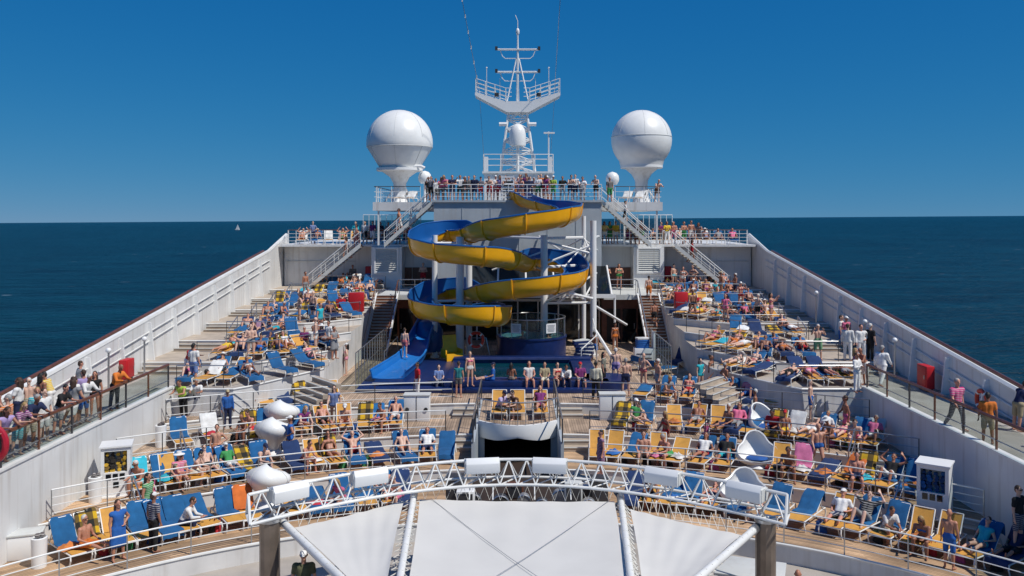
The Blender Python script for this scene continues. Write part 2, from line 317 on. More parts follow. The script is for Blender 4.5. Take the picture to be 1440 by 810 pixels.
# pool deck as one sheet with the curved front edge
b = MB(); xs = [-16 + .5*i for i in range(65)]
fr = [V((x, 40.6 if abs(x) < 1.75 else Dc(FR[4], x), 0)) for x in xs]
b.grid([[p, V((p.x, 66, 0))] for p in fr], 0)
b.grid([[V((p.x, p.y, -1.6)), p] for p in fr], 1)
for s in (-1, 1): b.tube([p + V((0,0,-.02)) for p in fr if p.x*s >= 1.9], .045, 6, 2)
struct(b.build('pool_deck_floor', [DECK, RISER, RAILW], smooth=30))
for s in (-1, 1):
    b = MB(); b.bb(15.2*s, 18.25*s, 6, 41.6, -3, 1.2); b.v = [(x, y, z if z < 0 else 1.2) for x, y, z in b.v]
    struct(b.build('promenade_path', PROM, smooth=0))
    # inner wall of the promenade, its wooden rail with glass
    t = thing('promenade_wall', 'white parapet wall with brown rail inside the %s promenade' % ('sunlit left' if s < 0 else 'shaded right'), 'wall', (15.15*s, 25, 0))
    b = MB(); b.bb(-.11, .11, -18, 12.3, -2.2, 1.24); b.bb(-.15, .15, -18, 12.3, 1.24, 1.31, 1); b.build('wall', [WHITE, RAILW], t, smooth=0)
    zr = lambda y: 2.28
    b = MB(); b.tube([(0, y, zr(y)) for y in range(-18, 13, 2)], .06, 6); b.build('handrail', WOODR, t)
    b = MB(); b.tube([(0, y, 1.6) for y in range(-18, 13, 2)], .025, 5); b.build('lower_rail', STEEL, t)
    for y in range(-18, 13, 2):
        b = MB(); b.box((0, y, (1.31+zr(y))/2), (.05,.07,zr(y)-1.31)); b.build('post', WOODR if y % 4 else DARKM, t, smooth=0)
        if y < 11:
            b = MB(); b.bb(-.008, .008, y+.1, y+1.9, 1.38, zr(y)-.14); b.build('glass_pane', GLASS, t, smooth=0)
# bulwarks
def bt(y): return max(2.1, 2.1 + .125*(y-30)) if y < 62.5 else 6.16 + (min(y, 67.5)-62.5)*.23
def deckz(y): return max([1.2]+[TZ[i] for i in range(7) if Dt(i, 17) < y])
for s in (-1, 1):
    t = thing('bulwark', 'tall ribbed white bulwark with brown rail along the %s ship edge' % ('sunlit left' if s < 0 else 'shaded right'), 'bulwark', (18.2*s, 40, 0))
    ys = [6 + 2.0*i for i in range(29)] + [62.5, 65, 67.5]; ys = sorted(set(ys)); b = MB()
    for y0, y1 in zip(ys, ys[1:]):
        P = [V((x, y-40, z)) for x in (0, .22*s) for y, z in ((y0, -5), (y1, -5), (y1, bt(y1)), (y0, bt(y0)))]
        b.add(P, [(0,1,2,3),(7,6,5,4),(3,2,6,7)] if s > 0 else [(3,2,1,0),(4,5,6,7),(7,6,2,3)])
    b.build('wall', WHITE, t, smooth=0)
    b = MB(); b.tube([(.1*s, y-40, bt(y)+.05) for y in ys], .13, 6); b.build('cap', RAILW, t)
    b = MB(); b.tube([(.42*s, y-40, bt(y)+.1) for y in ys if y < 64], .085, 6); b.build('wooden_rail', WOODR, t)
    b = MB(); b.tube([(-.07*s, y-40, bt(y)-.55) for y in ys if y < 63], .03, 5); b.tube([(-.07*s, y-40, bt(y)-1.0) for y in ys if y < 63], .03, 5); b.build('inner_rail', RAILW, t)
    y = 9.0
    while y < 63:
        b = MB(); zl = deckz(y)
        b.add([V((x*-s, y+dy-40, z)) for dy in (-.05,.05) for x, z in ((0, zl), (.34, zl), (.16, bt(y)-.1), (0, bt(y)-.1))], [(0,1,2,3),(7,6,5,4),(0,4,5,1),(1,5,6,2),(2,6,7,3)])
        b.build('rib', WHITE2, t, smooth=0); y += 3.0
# stairs between the terraces
def stair(name, label, c, width, n, rise, tread, rz, group=None, mat_=STEPW, cat='stairs'):
    t = thing(name, label, cat, c, rz, group)
    me = MB().box((0,0,0), (width, tread, rise)).mesh('step', mat_, 0)
    me2 = MB().box((0,0,0), (width+.02, .05, .035)).mesh('nosing', OFFW, 0)
    for i in range(n):
        a = ob('step', me, t, (0, (i+.5)*tread, (i+.5)*rise)); a.scale = (1,1,.98)
        ob('nosing', me2, a, (0, -tread/2-.005, rise/2+.012))
    return t
for s in (-1, 1):
    sd_ = 'left' if s < 0 else 'right'
    for k in (2, 3, 4):
        R = FR[k]; x = 13.95*s; y = Dc(R, x); a = -atan2(x, y-YC); d = V((sin(-a), cos(a), 0))
        where = {2: 'lowest terrace', 3: 'middle terrace', 4: 'upper terrace'}[k]
        stair('terrace_stairs', 'short deck steps at the %s end of the %s beside the parapet' % (sd_, where), V((x, y, ZR[k-1])) - d*.92, 2.0, 2, .167, .45, a, 'short steps between the terraces')
        x = 2.38*s; y = Dc(R, x)
        stair('terrace_stairs', 'short deck steps beside the %s side of the curved balcony, %s flight' % (sd_, {2:'lowest',3:'middle',4:'topmost'}[k]), (x, y-.92, ZR[k-1]), 1.2, 2, .167, .45, 0, 'short steps between the terraces')
    for i in range(7):
        x = 16.75*s; y = Dt(i, 16.9); z0 = TZ[i-1] if i else 0
        if i == 0: continue
        h = (TZ[i]-z0)/3
        stair('promenade_stairs', 'steps beside the %s bulwark, flight %s up the tiers' % (sd_, ['', 'lowest','second','third','fourth','fifth','topmost'][i]), (x, y-.9, z0), 2.6, 2, h, .45, 0, 'steps along the bulwarks')
    # of the centre stairs and tower stairs
    t = thing('stair_cheek', 'grey blue cheek wall flanking the %s of the curved balcony' % sd_, 'wall', (1.72*s, 36, 0))
    b = MB(); b.bb(-.06,.06,-3.2,4.6,-2.1,.02); b.build('panel', GREYP, t, smooth=0)
    b = MB(); b.tube([(0,-3.2,.9),(0,4.6,1.0)], .035, 6); b.build('handrail', STEEL, t)
    for y in (-3.2,-1.2,.8,2.8,4.6):
        b = MB(); b.box((0,y,.47),(.05,.05,.9)); b.build('post', DARKM, t, smooth=0)
for s in (-1, 1):
    a = -s*.55; y = D4(11.0)
    stair('tier_stairs', 'flight of pale steps from the pool deck up the %s riser of the tiers' % ('left' if s < 0 else 'right'), (11.0*s - .9*s, y-1.35, 0), 2.4, 6, .197, .3, s*.9, 'steps up to the side tiers')
# tall steep stair flights up to the side gallery
for s in (-1, 1):
    sd_ = 'left' if s < 0 else 'right'
    t = stair('gallery_staircase', 'steep brown staircase climbing beside the %s of the slide to the gallery' % sd_, (8.9*s, 53.2, 0), 1.3, 20, .17, .25, 0, None, TEAKST, 'staircase')
    for q in (-1, 1):
        b = MB(); P = [(q*.72, -.1, -.05), (q*.72, 5.1, 3.3), (q*.72, 5.1, 3.62), (q*.72, -.1, .27)]
        b.add([V(p)+V((dx,0,0)) for dx in (-.04,.04) for p in P], [(3,2,1,0),(4,5,6,7),(0,1,5,4),(1,2,6,5),(2,3,7,6),(3,0,4,7)]); b.build('stringer', WHITE2, t, smooth=0)
        b = MB(); b.tube([(q*.72,-.2,1.0),(q*.72,5,4.35),(q*.72,5.6,4.4)], .04, 6)
        for k in range(6): b.tube([(q*.72,k,.1+.67*k),(q*.72,k,1.05+.67*k)], .022, 5)
        b.build('handrail', WOODR if s < 0 else STEEL, t)
# ------------------------------------------------------------------ superstructure
def railing(label, pts, h=1.05, bars=2, step=2.0, m=RAILW, pm=None, group=None, r=.03, name='railing', glass=False, top=None):
    pts = [V(p) for p in pts]; c = sum(pts, V())/len(pts)
    t = thing(name, label, 'railing', c, 0, group); L = [0]
    for a, q in zip(pts, pts[1:]): L.append(L[-1]+(q-a).length)
    def at(d):
        for i in range(len(pts)-1):
            if d <= L[i+1]+1e-6: return pts[i].lerp(pts[i+1], (d-L[i])/max(1e-6, L[i+1]-L[i]))
        return pts[-1]
    up = V((0,0,h)); b = MB(); b.tube([p-c+up for p in pts], r, 6); b.build('top_rail', top or m, t)
    for k in range(bars):
        b = MB(); b.tube([p-c+up*((k+1)/(bars+1)) for p in pts], r*.55, 5); b.build('rail_bar', m, t)
    n = max(1, round(L[-1]/step)); pme = MB().cyl((0,0,0), r*.8, h, 6).mesh('post', pm or m)
    for k in range(n+1): ob('post', pme, t, at(L[-1]*k/n)-c)
    if glass:
        for k in range(n):
            a, q = at(L[-1]*(k+.06)/n)-c, at(L[-1]*(k+.94)/n)-c; e = (q-a).cross(V((0,0,1))).normalized()*.006
            b = MB(); b.add([a+e+V((0,0,.08)), q+e+V((0,0,.08)), q+e+V((0,0,h-.06)), a+e+V((0,0,h-.06)), a-e+V((0,0,.08)), q-e+V((0,0,.08)), q-e+V((0,0,h-.06)), a-e+V((0,0,h-.06))],
                [(0,1,2,3),(7,6,5,4),(0,4,5,1),(2,6,7,3)]); b.build('glass_pane', GLASS, t, smooth=0)
    return t
def plating(b, x0, x1, z0, z1, y, step=2.0):                # welded plate seams standing a little proud
    x = x0+step
    while x < x1-.2: b.bb(x-.015, x+.015, y-.012, y+.05, z0, z1); x += step
dh = thing('deckhouse', 'white central superstructure block behind the yellow and blue slide', 'deckhouse', (0,66,0))
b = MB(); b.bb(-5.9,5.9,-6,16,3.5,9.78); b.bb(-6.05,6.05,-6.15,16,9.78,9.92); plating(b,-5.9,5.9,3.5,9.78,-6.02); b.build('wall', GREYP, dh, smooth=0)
b = MB(); b.bb(-5.88,5.88,-5.2,0,0,3.49); b.build('dark_recess', BLACK, dh, smooth=0)  # solid box, its near-black colour stands for shade under the tower
for k in range(8):
    b = MB(); b.bb(-5.75+k*1.45,-4.4+k*1.45,-5.26,-5.2,.15,2.75); a = b.build('glass_door', DGLASS, dh, smooth=0)
    b = MB(); b.bb(-4.4+k*1.45,-4.3+k*1.45,-5.32,-5.2,0,2.9); b.bb(-5.75+k*1.45,-4.4+k*1.45,-5.32,-5.2,2.75,2.9); b.build('door_frame', WHITE2, a, smooth=0)
for s in (-1, 1):
    b = MB(); b.bb(s*5.9, s*18.1, .2, 16, 0, 6.5); b.bb(s*5.9,s*18.1,-1.2,16,6.5,6.66); b.build('wing_wall', WHITE, dh, smooth=0)
    b = MB(); b.bb(s*5.9, s*9.58, -7.6, .19, 3.08, 3.4); b.build('gallery_slab', OFFW, dh, smooth=0)
    b = MB(); b.bb(s*5.92, s*9.55, -6.1, .1, 0, 3.07); b.build('lower_wall', BROWN, dh, smooth=0)
    for k in range(3):
        b = MB(); b.bb(s*(6.25+k*1.1), s*(7.2+k*1.1), -6.16, -6.1, 0, 2.3); a = b.build('door', DGLASS if k else BLACK, dh, smooth=0)
        b = MB(); b.bb(s*(7.05+k*1.1), s*(7.1+k*1.1), -6.22, -6.16, .9, 1.3); b.build('handle', STEEL, a, smooth=0)
    for k in range(3):
        b = MB(); b.bb(s*(6.2+k*1.0), s*(7.16+k*1.0), .12, .2, 3.42, 4.85); b.build('brown_panel', BROWN, dh, smooth=0)
    # louvred housing
    hx = 9.9; b = MB(); b.bb(s*(hx-1.15), s*(hx+1.15), -1.6, .19, 3.4, 6.49); a = b.build('louvre_housing', WHITE2, dh, smooth=0)
    b = MB(); [b.bb(s*(hx+q*.86)-.06, s*(hx+q*.86)+.06, -1.72, -1.6, 4.5, 6.45) for q in (-1,1)]; b.bb(s*(hx-.8), s*(hx+.8), -1.72,-1.6,6.33,6.45); b.bb(s*(hx-.8), s*(hx+.8), -1.72,-1.6,4.5,4.62); b.build('louvre_frame', WHITE2, a, smooth=0)
    sm = MB().box((0,0,0),(1.6,.025,.2),rx=radians(-32)).mesh('slat', OFFW, 0)
    for k in range(11): ob('slat', sm, a, (s*hx, -1.64, 4.7+k*.155))
    # upper wing platform
    b = MB(); b.bb(s*6.1, s*10.7, -3.0, 8, 9.22, 9.85); a = b.build('upper_platform', WHITE, dh, smooth=0)
    for hx2 in (10.3, 7.9): b = MB(); b.bb(s*hx2-.06, s*hx2+.06, -2.9,-2.78, 6.66, 9.22); b.build('stanchion', RAILW, a, smooth=0)
    b = MB(); b.bb(s*12.6, s*17.9, .12, .2, 5.3, 5.36); b.build('wall_trim', OFFW, dh, smooth=0)
# sloping skylight under the slide
t = thing('skylight', 'sloping dark glazed skylight in white frame under the slide', 'skylight', (2.4,58.4,3.6))
for k in range(5):
    x0 = -5.6 + k*1.9
    b = MB(); b.add([V((x0+dx, y, z)) for dx in (0,1.8) for y, z in ((-1.6,.0),(1.5,1.7),(1.5,1.62),(-1.6,-.08))], [(0,1,5,4),(3,7,6,2),(0,4,7,3),(1,2,6,5),(0,3,2,1),(4,5,6,7)]); b.build('pane', DGLASS, t, smooth=0)
    b = MB(); b.tube([(x0+1.85,-1.65,-.02),(x0+1.85,1.5,1.72)], .07, 6); b.build('mullion', WHITE2, t)
b = MB(); b.bb(-5.7,4.1,-1.75,-1.6,-.25,0); b.tube([(4.05,-1.65,0),(4.05,-1.65,-3.4)], .07, 6); b.tube([(-5.65,-1.65,0),(-5.65,-1.65,-3.4)], .07, 6); b.build('frame', WHITE2, t)
# outdoor stairs of the superstructure
def ladder(label, x0, z0, x1, z1, y, w=1.3, m=OFFW):
    t = thing('outdoor_staircase', label, 'staircase', (x0, y, z0)); dx, dz = x1-x0, z1-z0; n = 16
    sm = MB().box((0,0,0),(abs(dx)/n*1.2, w-.08, .05)).mesh('tread', STEPW, 0)
    for k in range(n): ob('tread', sm, t, (dx*(k+.5)/n, 0, dz*(k+.5)/n))
    for q in (-1, 1):
        b = MB(); b.add([V((x, q*w/2+dy, z)) for dy in (-.03,.03) for x, z in ((0,-.12),(dx,dz-.12),(dx,dz+.22),(0,.22))], [(3,2,1,0),(4,5,6,7),(0,1,5,4),(1,2,6,5),(2,3,7,6),(3,0,4,7)]); b.build('stringer', m, t, smooth=0)
        b = MB()
        for h in (.55, 1.05): b.tube([(0,q*w/2,h),(dx,q*w/2,dz+h)], .035 if h > 1 else .02, 5)
        for k in range(5): b.tube([(dx*k/4,q*w/2,dz*k/4),(dx*k/4,q*w/2,dz*k/4+1.05)], .025, 5)
        b.build('handrail', RAILW, t)
    return t
for s in (-1, 1):
    sd_ = 'left' if s < 0 else 'right'
    ladder('white outdoor staircase from the %s upper platform down to the middle deck' % sd_, s*6.0, 9.85, s*9.6, 6.66, 61.2+.8)
    ladder('white outdoor staircase from the %s middle deck down to the gallery tier' % sd_, s*11.7, 6.6, s*15.6, 3.4, 64.2, 1.5)
    railing('white open railing along the front of the %s middle deck' % sd_, [(s*6.0,64.9,6.66),(s*11.0,64.9,6.66)], 1.1, 3, 1.2, RAILW, top=WOODR)
    railing('white railing with brown top rail at the outer %s middle deck' % sd_, [(s*12.4,64.9,6.66),(s*17.4,64.9,6.66),(s*17.9,66.5,6.66)], 1.1, 3, 1.2, RAILW, top=WOODR)
    railing('thin dark topped railing round the %s upper platform' % sd_, [(s*7.2,63.05,9.85),(s*10.6,63.05,9.85),(s*10.6,73.5,9.85)], 1.15, 2, 1.1, RAILW, top=DARKM)
    railing('glass wind screen behind the sunbathers on the %s middle deck' % sd_, [(s*8.4,74,6.66),(s*13.4,74,6.66)], 2.3, 0, .5, RAILW, None, None, .03, 'wind_screen', True)
    railing('steel guard rail along the %s gallery edge above the doors' % sd_, [(s*6.0,58.5,3.4),(s*8.1,58.5,3.4)], 1.05, 2, 1.0, STEEL)
    railing('tall glass wind screen with steel posts on the %s of the pool' % sd_, [(s*8.1,42.6 if s < 0 else 45,0),(s*8.1,52.6,0)], 1.9, 1, .85, STEEL, STEEL, None, .03, 'wind_screen', True)
    b = MB()
railing('white front railing of the top deck lined with standing people', [(-5.9,60.0,9.92),(5.9,60.0,9.92)], 1.1, 3, 1.3, RAILW)
t = thing('water_slide_gate', 'white ladder gate at the head of the water slide', 'gate', (-.7,60.1,9.92))
b = MB(); [b.bb(x-.04,x+.04,-.04,.04,0,1.75) for x in (-.42,.42)]; b.build('gate_post', WHITE2, t, smooth=0)
for k in range(7):
    b = MB(); b.bb(-.4,.4,-.03,.03,.15+k*.24,.25+k*.24); b.build('rung', WHITE2, t, smooth=0)
# fire boxes
def firebox(label, c, rz=0, d=(.9,.35,1.3)):
    t = thing('fire_hose_box', label, 'fire box', c, rz); b = MB(); b.box((0,0,d[2]/2+.15), d); b.build('box', RED, t, bevel=.02)
    b = MB(); b.box((0,-d[1]/2-.012,d[2]/2+.15),(d[0]*.86,.02,d[2]*.88)); a = b.build('door', RED, t, bevel=.006)
    b = MB(); b.box((d[0]*.33,-d[1]/2-.035,d[2]/2+.15),(.05,.03,.16)); b.build('handle', STEEL, a, smooth=0)
    b = MB(); [b.box((x*d[0]*.35,0,.075),(.07,d[1]*.8,.15)) for x in (-1,1)]; b.build('foot', DARKM, t, smooth=0)
firebox('red fire box against the sunlit left bulwark behind leaning passengers', (-17.6,38.4,1.3), pi/2, (.8,.35,.85))
firebox('red fire box against the shaded right bulwark', (17.6,36.8,1.2), -pi/2, (.9,.35,.95))
firebox('tall red fire box below the right tiers by the staircase', (10.5,54.9,2.5), .0, (.85,.4,1.25))
firebox('small red fire box next to the tall red one, right of the slide', (11.5,54.9,2.5), .0, (.6,.3,.9))
firebox('tall red fire box below the left tiers beside the staircase', (-10.4,55.0,2.5), .0, (.95,.5,1.2))
firebox('squat red fire box left of the tall red one by the left staircase', (-11.35,54.9,2.5), .0, (.6,.4,.8))
firebox('red fire box in the shade under the left outdoor staircase', (-11.5,65.9,3.4), .0, (.5,.3,1.4))
firebox('red fire box under the right outdoor staircase', (11.6,65.9,3.4), .0, (.5,.3,1.4))
# ------------------------------------------------------------------ mast
t = thing('radar_mast', 'white lattice radar mast with two yards and V shaped platform', 'mast', (0,72,9.9))
b = MB(); b.bb(-2.75,2.85,-2,3,0,2.45); b.bb(-2.9,3.0,-2.15,3.1,2.45,2.6); b.build('mast_house', WHITE, t, smooth=0)
b = MB(); Zb, Zt = 2.6, 8.0
for sx in (-1,1):
    for sy in (-1,1): b.tube([(sx*1.45,sy*1.1,Zb),(sx*.72,sy*.6,Zt)], .1, 6)
for k in range(6):
    f0, f1 = k/6, (k+1)/6; L = lambda f: (1.45-.73*f, 1.1-.5*f, Zb+(Zt-Zb)*f)
    a, c = L(f0), L(f1)
    for sy in (-1,1):
        b.tube([(-a[0],sy*a[1],a[2]),(c[0],sy*c[1],c[2])], .05, 5); b.tube([(a[0],sy*a[1],a[2]),(-c[0],sy*c[1],c[2])], .05, 5); b.tube([(-c[0],sy*c[1],c[2]),(c[0],sy*c[1],c[2])], .05, 5)
    for sx in (-1,1): b.tube([(sx*a[0],-a[1],a[2]),(sx*c[0],c[1],c[2])], .05, 5); b.tube([(sx*c[0],-c[1],c[2]),(sx*c[0],c[1],c[2])], .05, 5)
b.build('lattice_tower', WHITE2, t)
for s in (-1,1):
    b = MB(); b.add([V((s*x, y, z)) for y in (-1.0,1.0) for x, z in ((0,7.6),(.9,7.6),(3.55,9.0),(3.55,9.3),(1.0,8.5),(0,8.5))], [(0,1,2,3,4,5),(11,10,9,8,7,6),(0,6,7,1),(1,7,8,2),(2,8,9,3),(3,9,10,4),(4,10,11,5)]); b.build('platform_arm', WHITE2, t, smooth=0)
    b = MB()
    for h in (.4,.75,1.1): b.tube([(s*.5,-1,8.5+h),(s*1.0,-1,8.5+h),(s*3.5,-1,9.3+h),(s*3.5,1,9.3+h),(s*1.0,1,8.5+h)], .03, 5)
    for x, z in ((1.0,8.5),(1.9,8.8),(2.7,9.05),(3.5,9.3)): [b.tube([(s*x,y,z),(s*x,y,z+1.1)], .035, 5) for y in (-1,1)]
    b.build('platform_rail', RAILW, t)
    b = MB(); b.tube([(s*2.6,-.6,9.0),(s*2.6,-.6,11.3)], .03, 5); b.sph((s*2.6,-.6,11.35),.08,8,6); b.tube([(s*1.5,.2,8.7),(s*1.5,.2,10.6)], .025, 5); b.build('aerial', RAILW, t)
    b = MB(); b.tube([(s*.9,-.6,8.5),(s*.12,0,12.2)], .06, 5); b.build('mast_brace', WHITE2, t)
    b = MB(); b.box((s*1.75,-.9,9.05),(.35,.3,.3)); b.build('navigation_light', DARKM, t, smooth=0)
    b = MB(); b.tube([(s*.9,-.9,6.6),(s*1.55,-.9,6.6)], .16, 8); b.build('searchlight', WHITE2, t)
b = MB(); b.tube([(0,0,8.3),(0,0,12.0),(0,0,14.6)], [.14,.1,.06], 8); b.tube([(0,0,14.5),(0,0,15.4),(-.2,0,15.9)], .035, 5); b.sph((0,0,14.5),.16,8,6,0,(1,1,2)); b.build('pole', WHITE2, t)
for z in (11.1, 13.0):
    b = MB(); b.tube([(-1.75,0,z),(1.75,0,z)], .085, 6); b.box((0,0,z),(3.0,.3,.08)); b.tube([(-1.5,0,z),(-1.3,0,z-.55),(-1.05,0,z-.75),(1.05,0,z-.75),(1.3,0,z-.55),(1.5,0,z)], .04, 5); a = b.build('yard', WHITE2, t)
    b = MB(); [b.box((x,0,z+.1),(.22,.22,.3)) for x in (-1.8,1.8)]; b.build('yard_lamp', DARKM, a, smooth=0)
b = MB(); b.cyl((0,-1.4,2.6),.13,2.3,8); b.build('radome_column', WHITE2, t)
b = MB(); b.lathe([(.66,0),(.68,.15),(.68,.9),(.62,1.25),(.48,1.55),(.28,1.75),(.01,1.83)],20,(0,-1.4,4.75)); b.build('radome', SHELL, t)
b = MB()
for h in (.5,1.0,1.4): b.tube([(-2.8,3,2.6+h),(-2.8,-2.05,2.6+h),(2.9,-2.05,2.6+h),(2.9,3,2.6+h)], .035, 5)
for x in (-2.8,-1.4,0,1.4,2.9): b.tube([(x,-2.05,2.6),(x,-2.05,4.0)], .04, 5)
b.build('house_rail', RAILW, t)
b = MB(); [b.box((x,-1.9,3.2),(.35,.4,1.2)) for x in (-2.6,2.65)]; b.tube([(2.55,-1.6,2.6),(2.55,-1.6,5.6),(2.55,-1.6,5.9)], .06, 6); b.box((2.6,-1.6,5.8),(.9,.3,.12)); b.build('deck_locker', WHITE2, t)
for p, q in (((-3.2,72,19.2),(-5.6,60,33)), ((3.1,72,19.2),(3.6,60,34))):
    o = MB().tube([p,q], .022, 5).build('signal_halyard', STEEL); tag(o, 'thin wire rising from the %s end of the mast platform' % ('left' if p[0] < 0 else 'right'), 'wire')
    o = MB().tube([(p[0],71.9,18.8),(p[0]*.86,71.6,12.5)], .02, 5).build('signal_halyard', STEEL); tag(o, 'slack wire hanging under the %s end of the mast platform' % ('left' if p[0] < 0 else 'right'), 'wire')
b = MB()
for k in range(12):
    z = 20.4+k*1.05; x = -3.2-2.4*(z-19.2)/13.8; y = 72-12*(z-19.2)/13.8
    b.box((x,y,z),(.09,.02,.28))
tag(b.build('signal_pennants', CORD, smooth=0), 'row of small pale tags strung up the left mast wire', 'pennants')
# ------------------------------------------------------------------ domes
def dome(label, x, y, r, zc, cone, label2=None):
    t = thing('satellite_dome', label, 'satellite dome', (x,y,9.9)); z0 = zc-9.9
    pr = [(.01, z0+r)] + [(r*sin(a), z0+r*cos(a)) for a in [radians(6*i) for i in range(1, 17)]]
    if cone: pr += [(r*.985, z0-.35), (r*.6, z0-2.0)]
    else: pr += [(r*sin(radians(6*i)), z0+r*cos(radians(6*i))) for i in range(17, 23)] + [(r*.7, z0-2.0)]
    b = MB(); b.lathe(pr[::-1], 40); a = b.build('dome_shell', SHELL, t)
    b = MB()
    zz = z0-.35 if cone else z0+.25; rr = r*.987 if cone else r*.997
    b.tube([(rr*cos(k*pi/20), rr*sin(k*pi/20), zz) for k in range(40)], .028, 5, 0, True)
    for k in range(7):
        an = k*2*pi/7+.2
        if cone: b.tube([(rr*cos(an), rr*sin(an), zz),(r*.6*cos(an), r*.6*sin(an), z0-2.0)], .022, 4)
        b.tube([(r*sin(q)*cos(an)*1.0, r*sin(q)*sin(an)*1.0, z0+r*cos(q)) for q in [radians(10+8*i) for i in range(10)]], .016, 4)
    b.build('panel_seam', OFFW, a)
    zb = z0-2.0; b = MB()
    b.lathe([(r*.68,zb-.25),(r*.7,zb-.2),(r*.7,zb),(r*.5,zb+.02)][::1],30); b.build('flange', WHITE2, t)
    b = MB(); b.lathe([(.75,0),(.55,.5),(.48,1.2),(.52,zb-1.2),(.8,zb-.7),(r*.55,zb-.25)],24); b.build('pedestal', WHITE, t)
    b = MB(); [b.tube([(1.25*cos(an),1.25*sin(an),0),(.5*cos(an),.5*sin(an),1.1)], .06, 5) for an in (0,pi/2,pi,3*pi/2)]; b.build('strut', WHITE2, t)
dome('big white satellite dome with cone shaped underside on the left platform', -9.4, 68, 2.63, 14.65, True)
dome('big white round satellite dome on the right platform', 9.86, 68, 2.4, 14.87, False)
for lab, x, y, z, r in (('small white dome aerial beside the big left dome', -7.35,67.5,11.9,.52), ('small white dome aerial left of the big right dome', 7.35,66.2,11.75,.52)):
    t = thing('small_dome', lab, 'satellite dome', (x,y,9.9)); z -= 9.9
    b = MB(); b.lathe([(r*.7,z-r*.9),(r*.98,z-r*.4),(r,z),(r*.9,z+r*.45),(r*.6,z+r*.8),(.01,z+r)],20); b.build('dome_shell', SHELL, t)
    b = MB(); b.cyl((0,0,0),.09,z-r*.85,8); b.tube([(-.3,0,z-.45),(.3,0,z-.45)], .05, 5); b.build('pole', WHITE2, t)
o = MB().tube([(-9.0,67,12.75),(-7.6,67,12.75),(-7.3,67,12.6)], .12, 8).build('aerial_arm', WHITE2); tag(o, 'white horn arm reaching from the big left dome to the small dome', 'aerial arm')
# ------------------------------------------------------------------ water slide
SP = [(-.15,61.3,9.75),(.25,60.0,9.62),(1.1,58.6,9.25),(2.3,56.9,8.9),(3.2,54.6,8.62),(3.05,52.2,8.35),(1.7,50.6,8.0),(-.6,50.4,7.6),(-2.3,51.8,7.3),(-3.4,54.3,7.15),(-4.7,55.2,7.1),
      (-5.85,54.0,6.8),(-5.85,51.8,6.42),(-4.5,50.2,6.12),(-2.5,49.7,5.92),(-.8,50.7,5.72),(.3,53.2,5.4),(1.6,55.3,5.3),(3.1,55.0,5.05),(3.65,53.0,4.62),(2.9,50.9,4.35),(1.0,49.9,4.12),
      (-1.0,50.4,3.85),(-2.4,52.4,3.55),(-3.5,54.6,3.45),(-4.8,55.1,3.3),(-5.85,53.9,3.05),(-5.85,51.7,2.75),(-4.5,50.0,2.6),(-2.7,49.5,2.45),(-1.3,50.5,2.3),(-1.3,52.6,2.1),(-2.6,54.3,1.95),(-4.3,54.5,1.85)]
pts = catmull(SP, 9)
curv = []
for i, p in enumerate(pts):
    a, c = pts[max(0,i-3)], pts[min(len(pts)-1,i+3)]; d1, d2 = (p-a).to_2d(), (c-p).to_2d()
    curv.append((d1.x*d2.y-d1.y*d2.x)/max(1e-6, d1.length*d2.length))
curv = [sum(curv[max(0,i-6):i+7])/len(curv[max(0,i-6):i+7]) for i in range(len(curv))]
def section(i, off):                           # half pipe, its outer wall raised in the bends
    p = pts[i]; t = (pts[min(i+1,len(pts)-1)]-pts[max(i-1,0)]).normalized(); side = V((t.y,-t.x,0)).normalized()      # right hand side
    k = max(-1, min(1, curv[i]*3.2)); r = .66+off; out = []
    bk = .62 if p.y > 53 else .46; hr = .64 + bk*max(0, k); hl = .64 + bk*max(0, -k)
    for x, z in [(-r*1.08, hl+.1), (-r*1.02, max(.66, hl*.7))] + [(-r*cos(a), .66-r*sin(a)) for a in [radians(12+ (156)*q/12) for q in range(13)]] + [(r*1.02, max(.66, hr*.7)), (r*1.08, hr+.1)]:
        out.append(p + side*x + V((0,0,z)))
    return out
sl_ = thing('water_slide', 'twisting yellow and blue water slide in front of the white tower', 'water slide', (0,52,0))
rel = lambda P: [[q - V((0,52,0)) for q in r] for r in P]
inn, outr = rel([section(i,0) for i in range(len(pts))]), rel([section(i,.055) for i in range(len(pts))])
b = MB(); b.grid(inn); me = b.mesh('flume_lining', BLUF, 60)
ob('flume_lining', me, sl_)
b = MB(); b.grid([r[::-1] for r in outr]); ob('flume_shell', b.mesh('flume_shell', YELF, 60), sl_)
for e in (0, -1):
    b = MB(); b.tube([(u+v)/2 for u, v in zip([r[e] for r in inn], [r[e] for r in outr])], .055, 6); b.build('flume_rim', BLUF, sl_)
L = 0; nxt = 1.6
for i in range(1, len(pts)-1):
    L += (pts[i]-pts[i-1]).length
    if L > nxt:
        nxt += 2.35; b = MB(); q = rel([section(i,.085)])[0]; b.tube(q, .05, 5); b.build('flange', mat_flange if 'mat_flange' in globals() else YELF, sl_)
def col(x, y, z0, z1, r, m=WHITE2): b = MB(); b.cyl((x,y-52,z0), r, z1-z0, 14); b.cyl((x,y-52,z0), r*1.6, .12, 14); return b.build('support_column', m, sl_)
for x, y, z1, r in ((-5.15,53.0,7.6,.17),(-3.55,52.6,7.5,.25),(-3.05,53.4,7.5,.2),(1.65,53.2,7.6,.22),(4.75,53.6,8.5,.2),(4.3,55.5,8.8,.14)): col(x,y,0,z1,r)
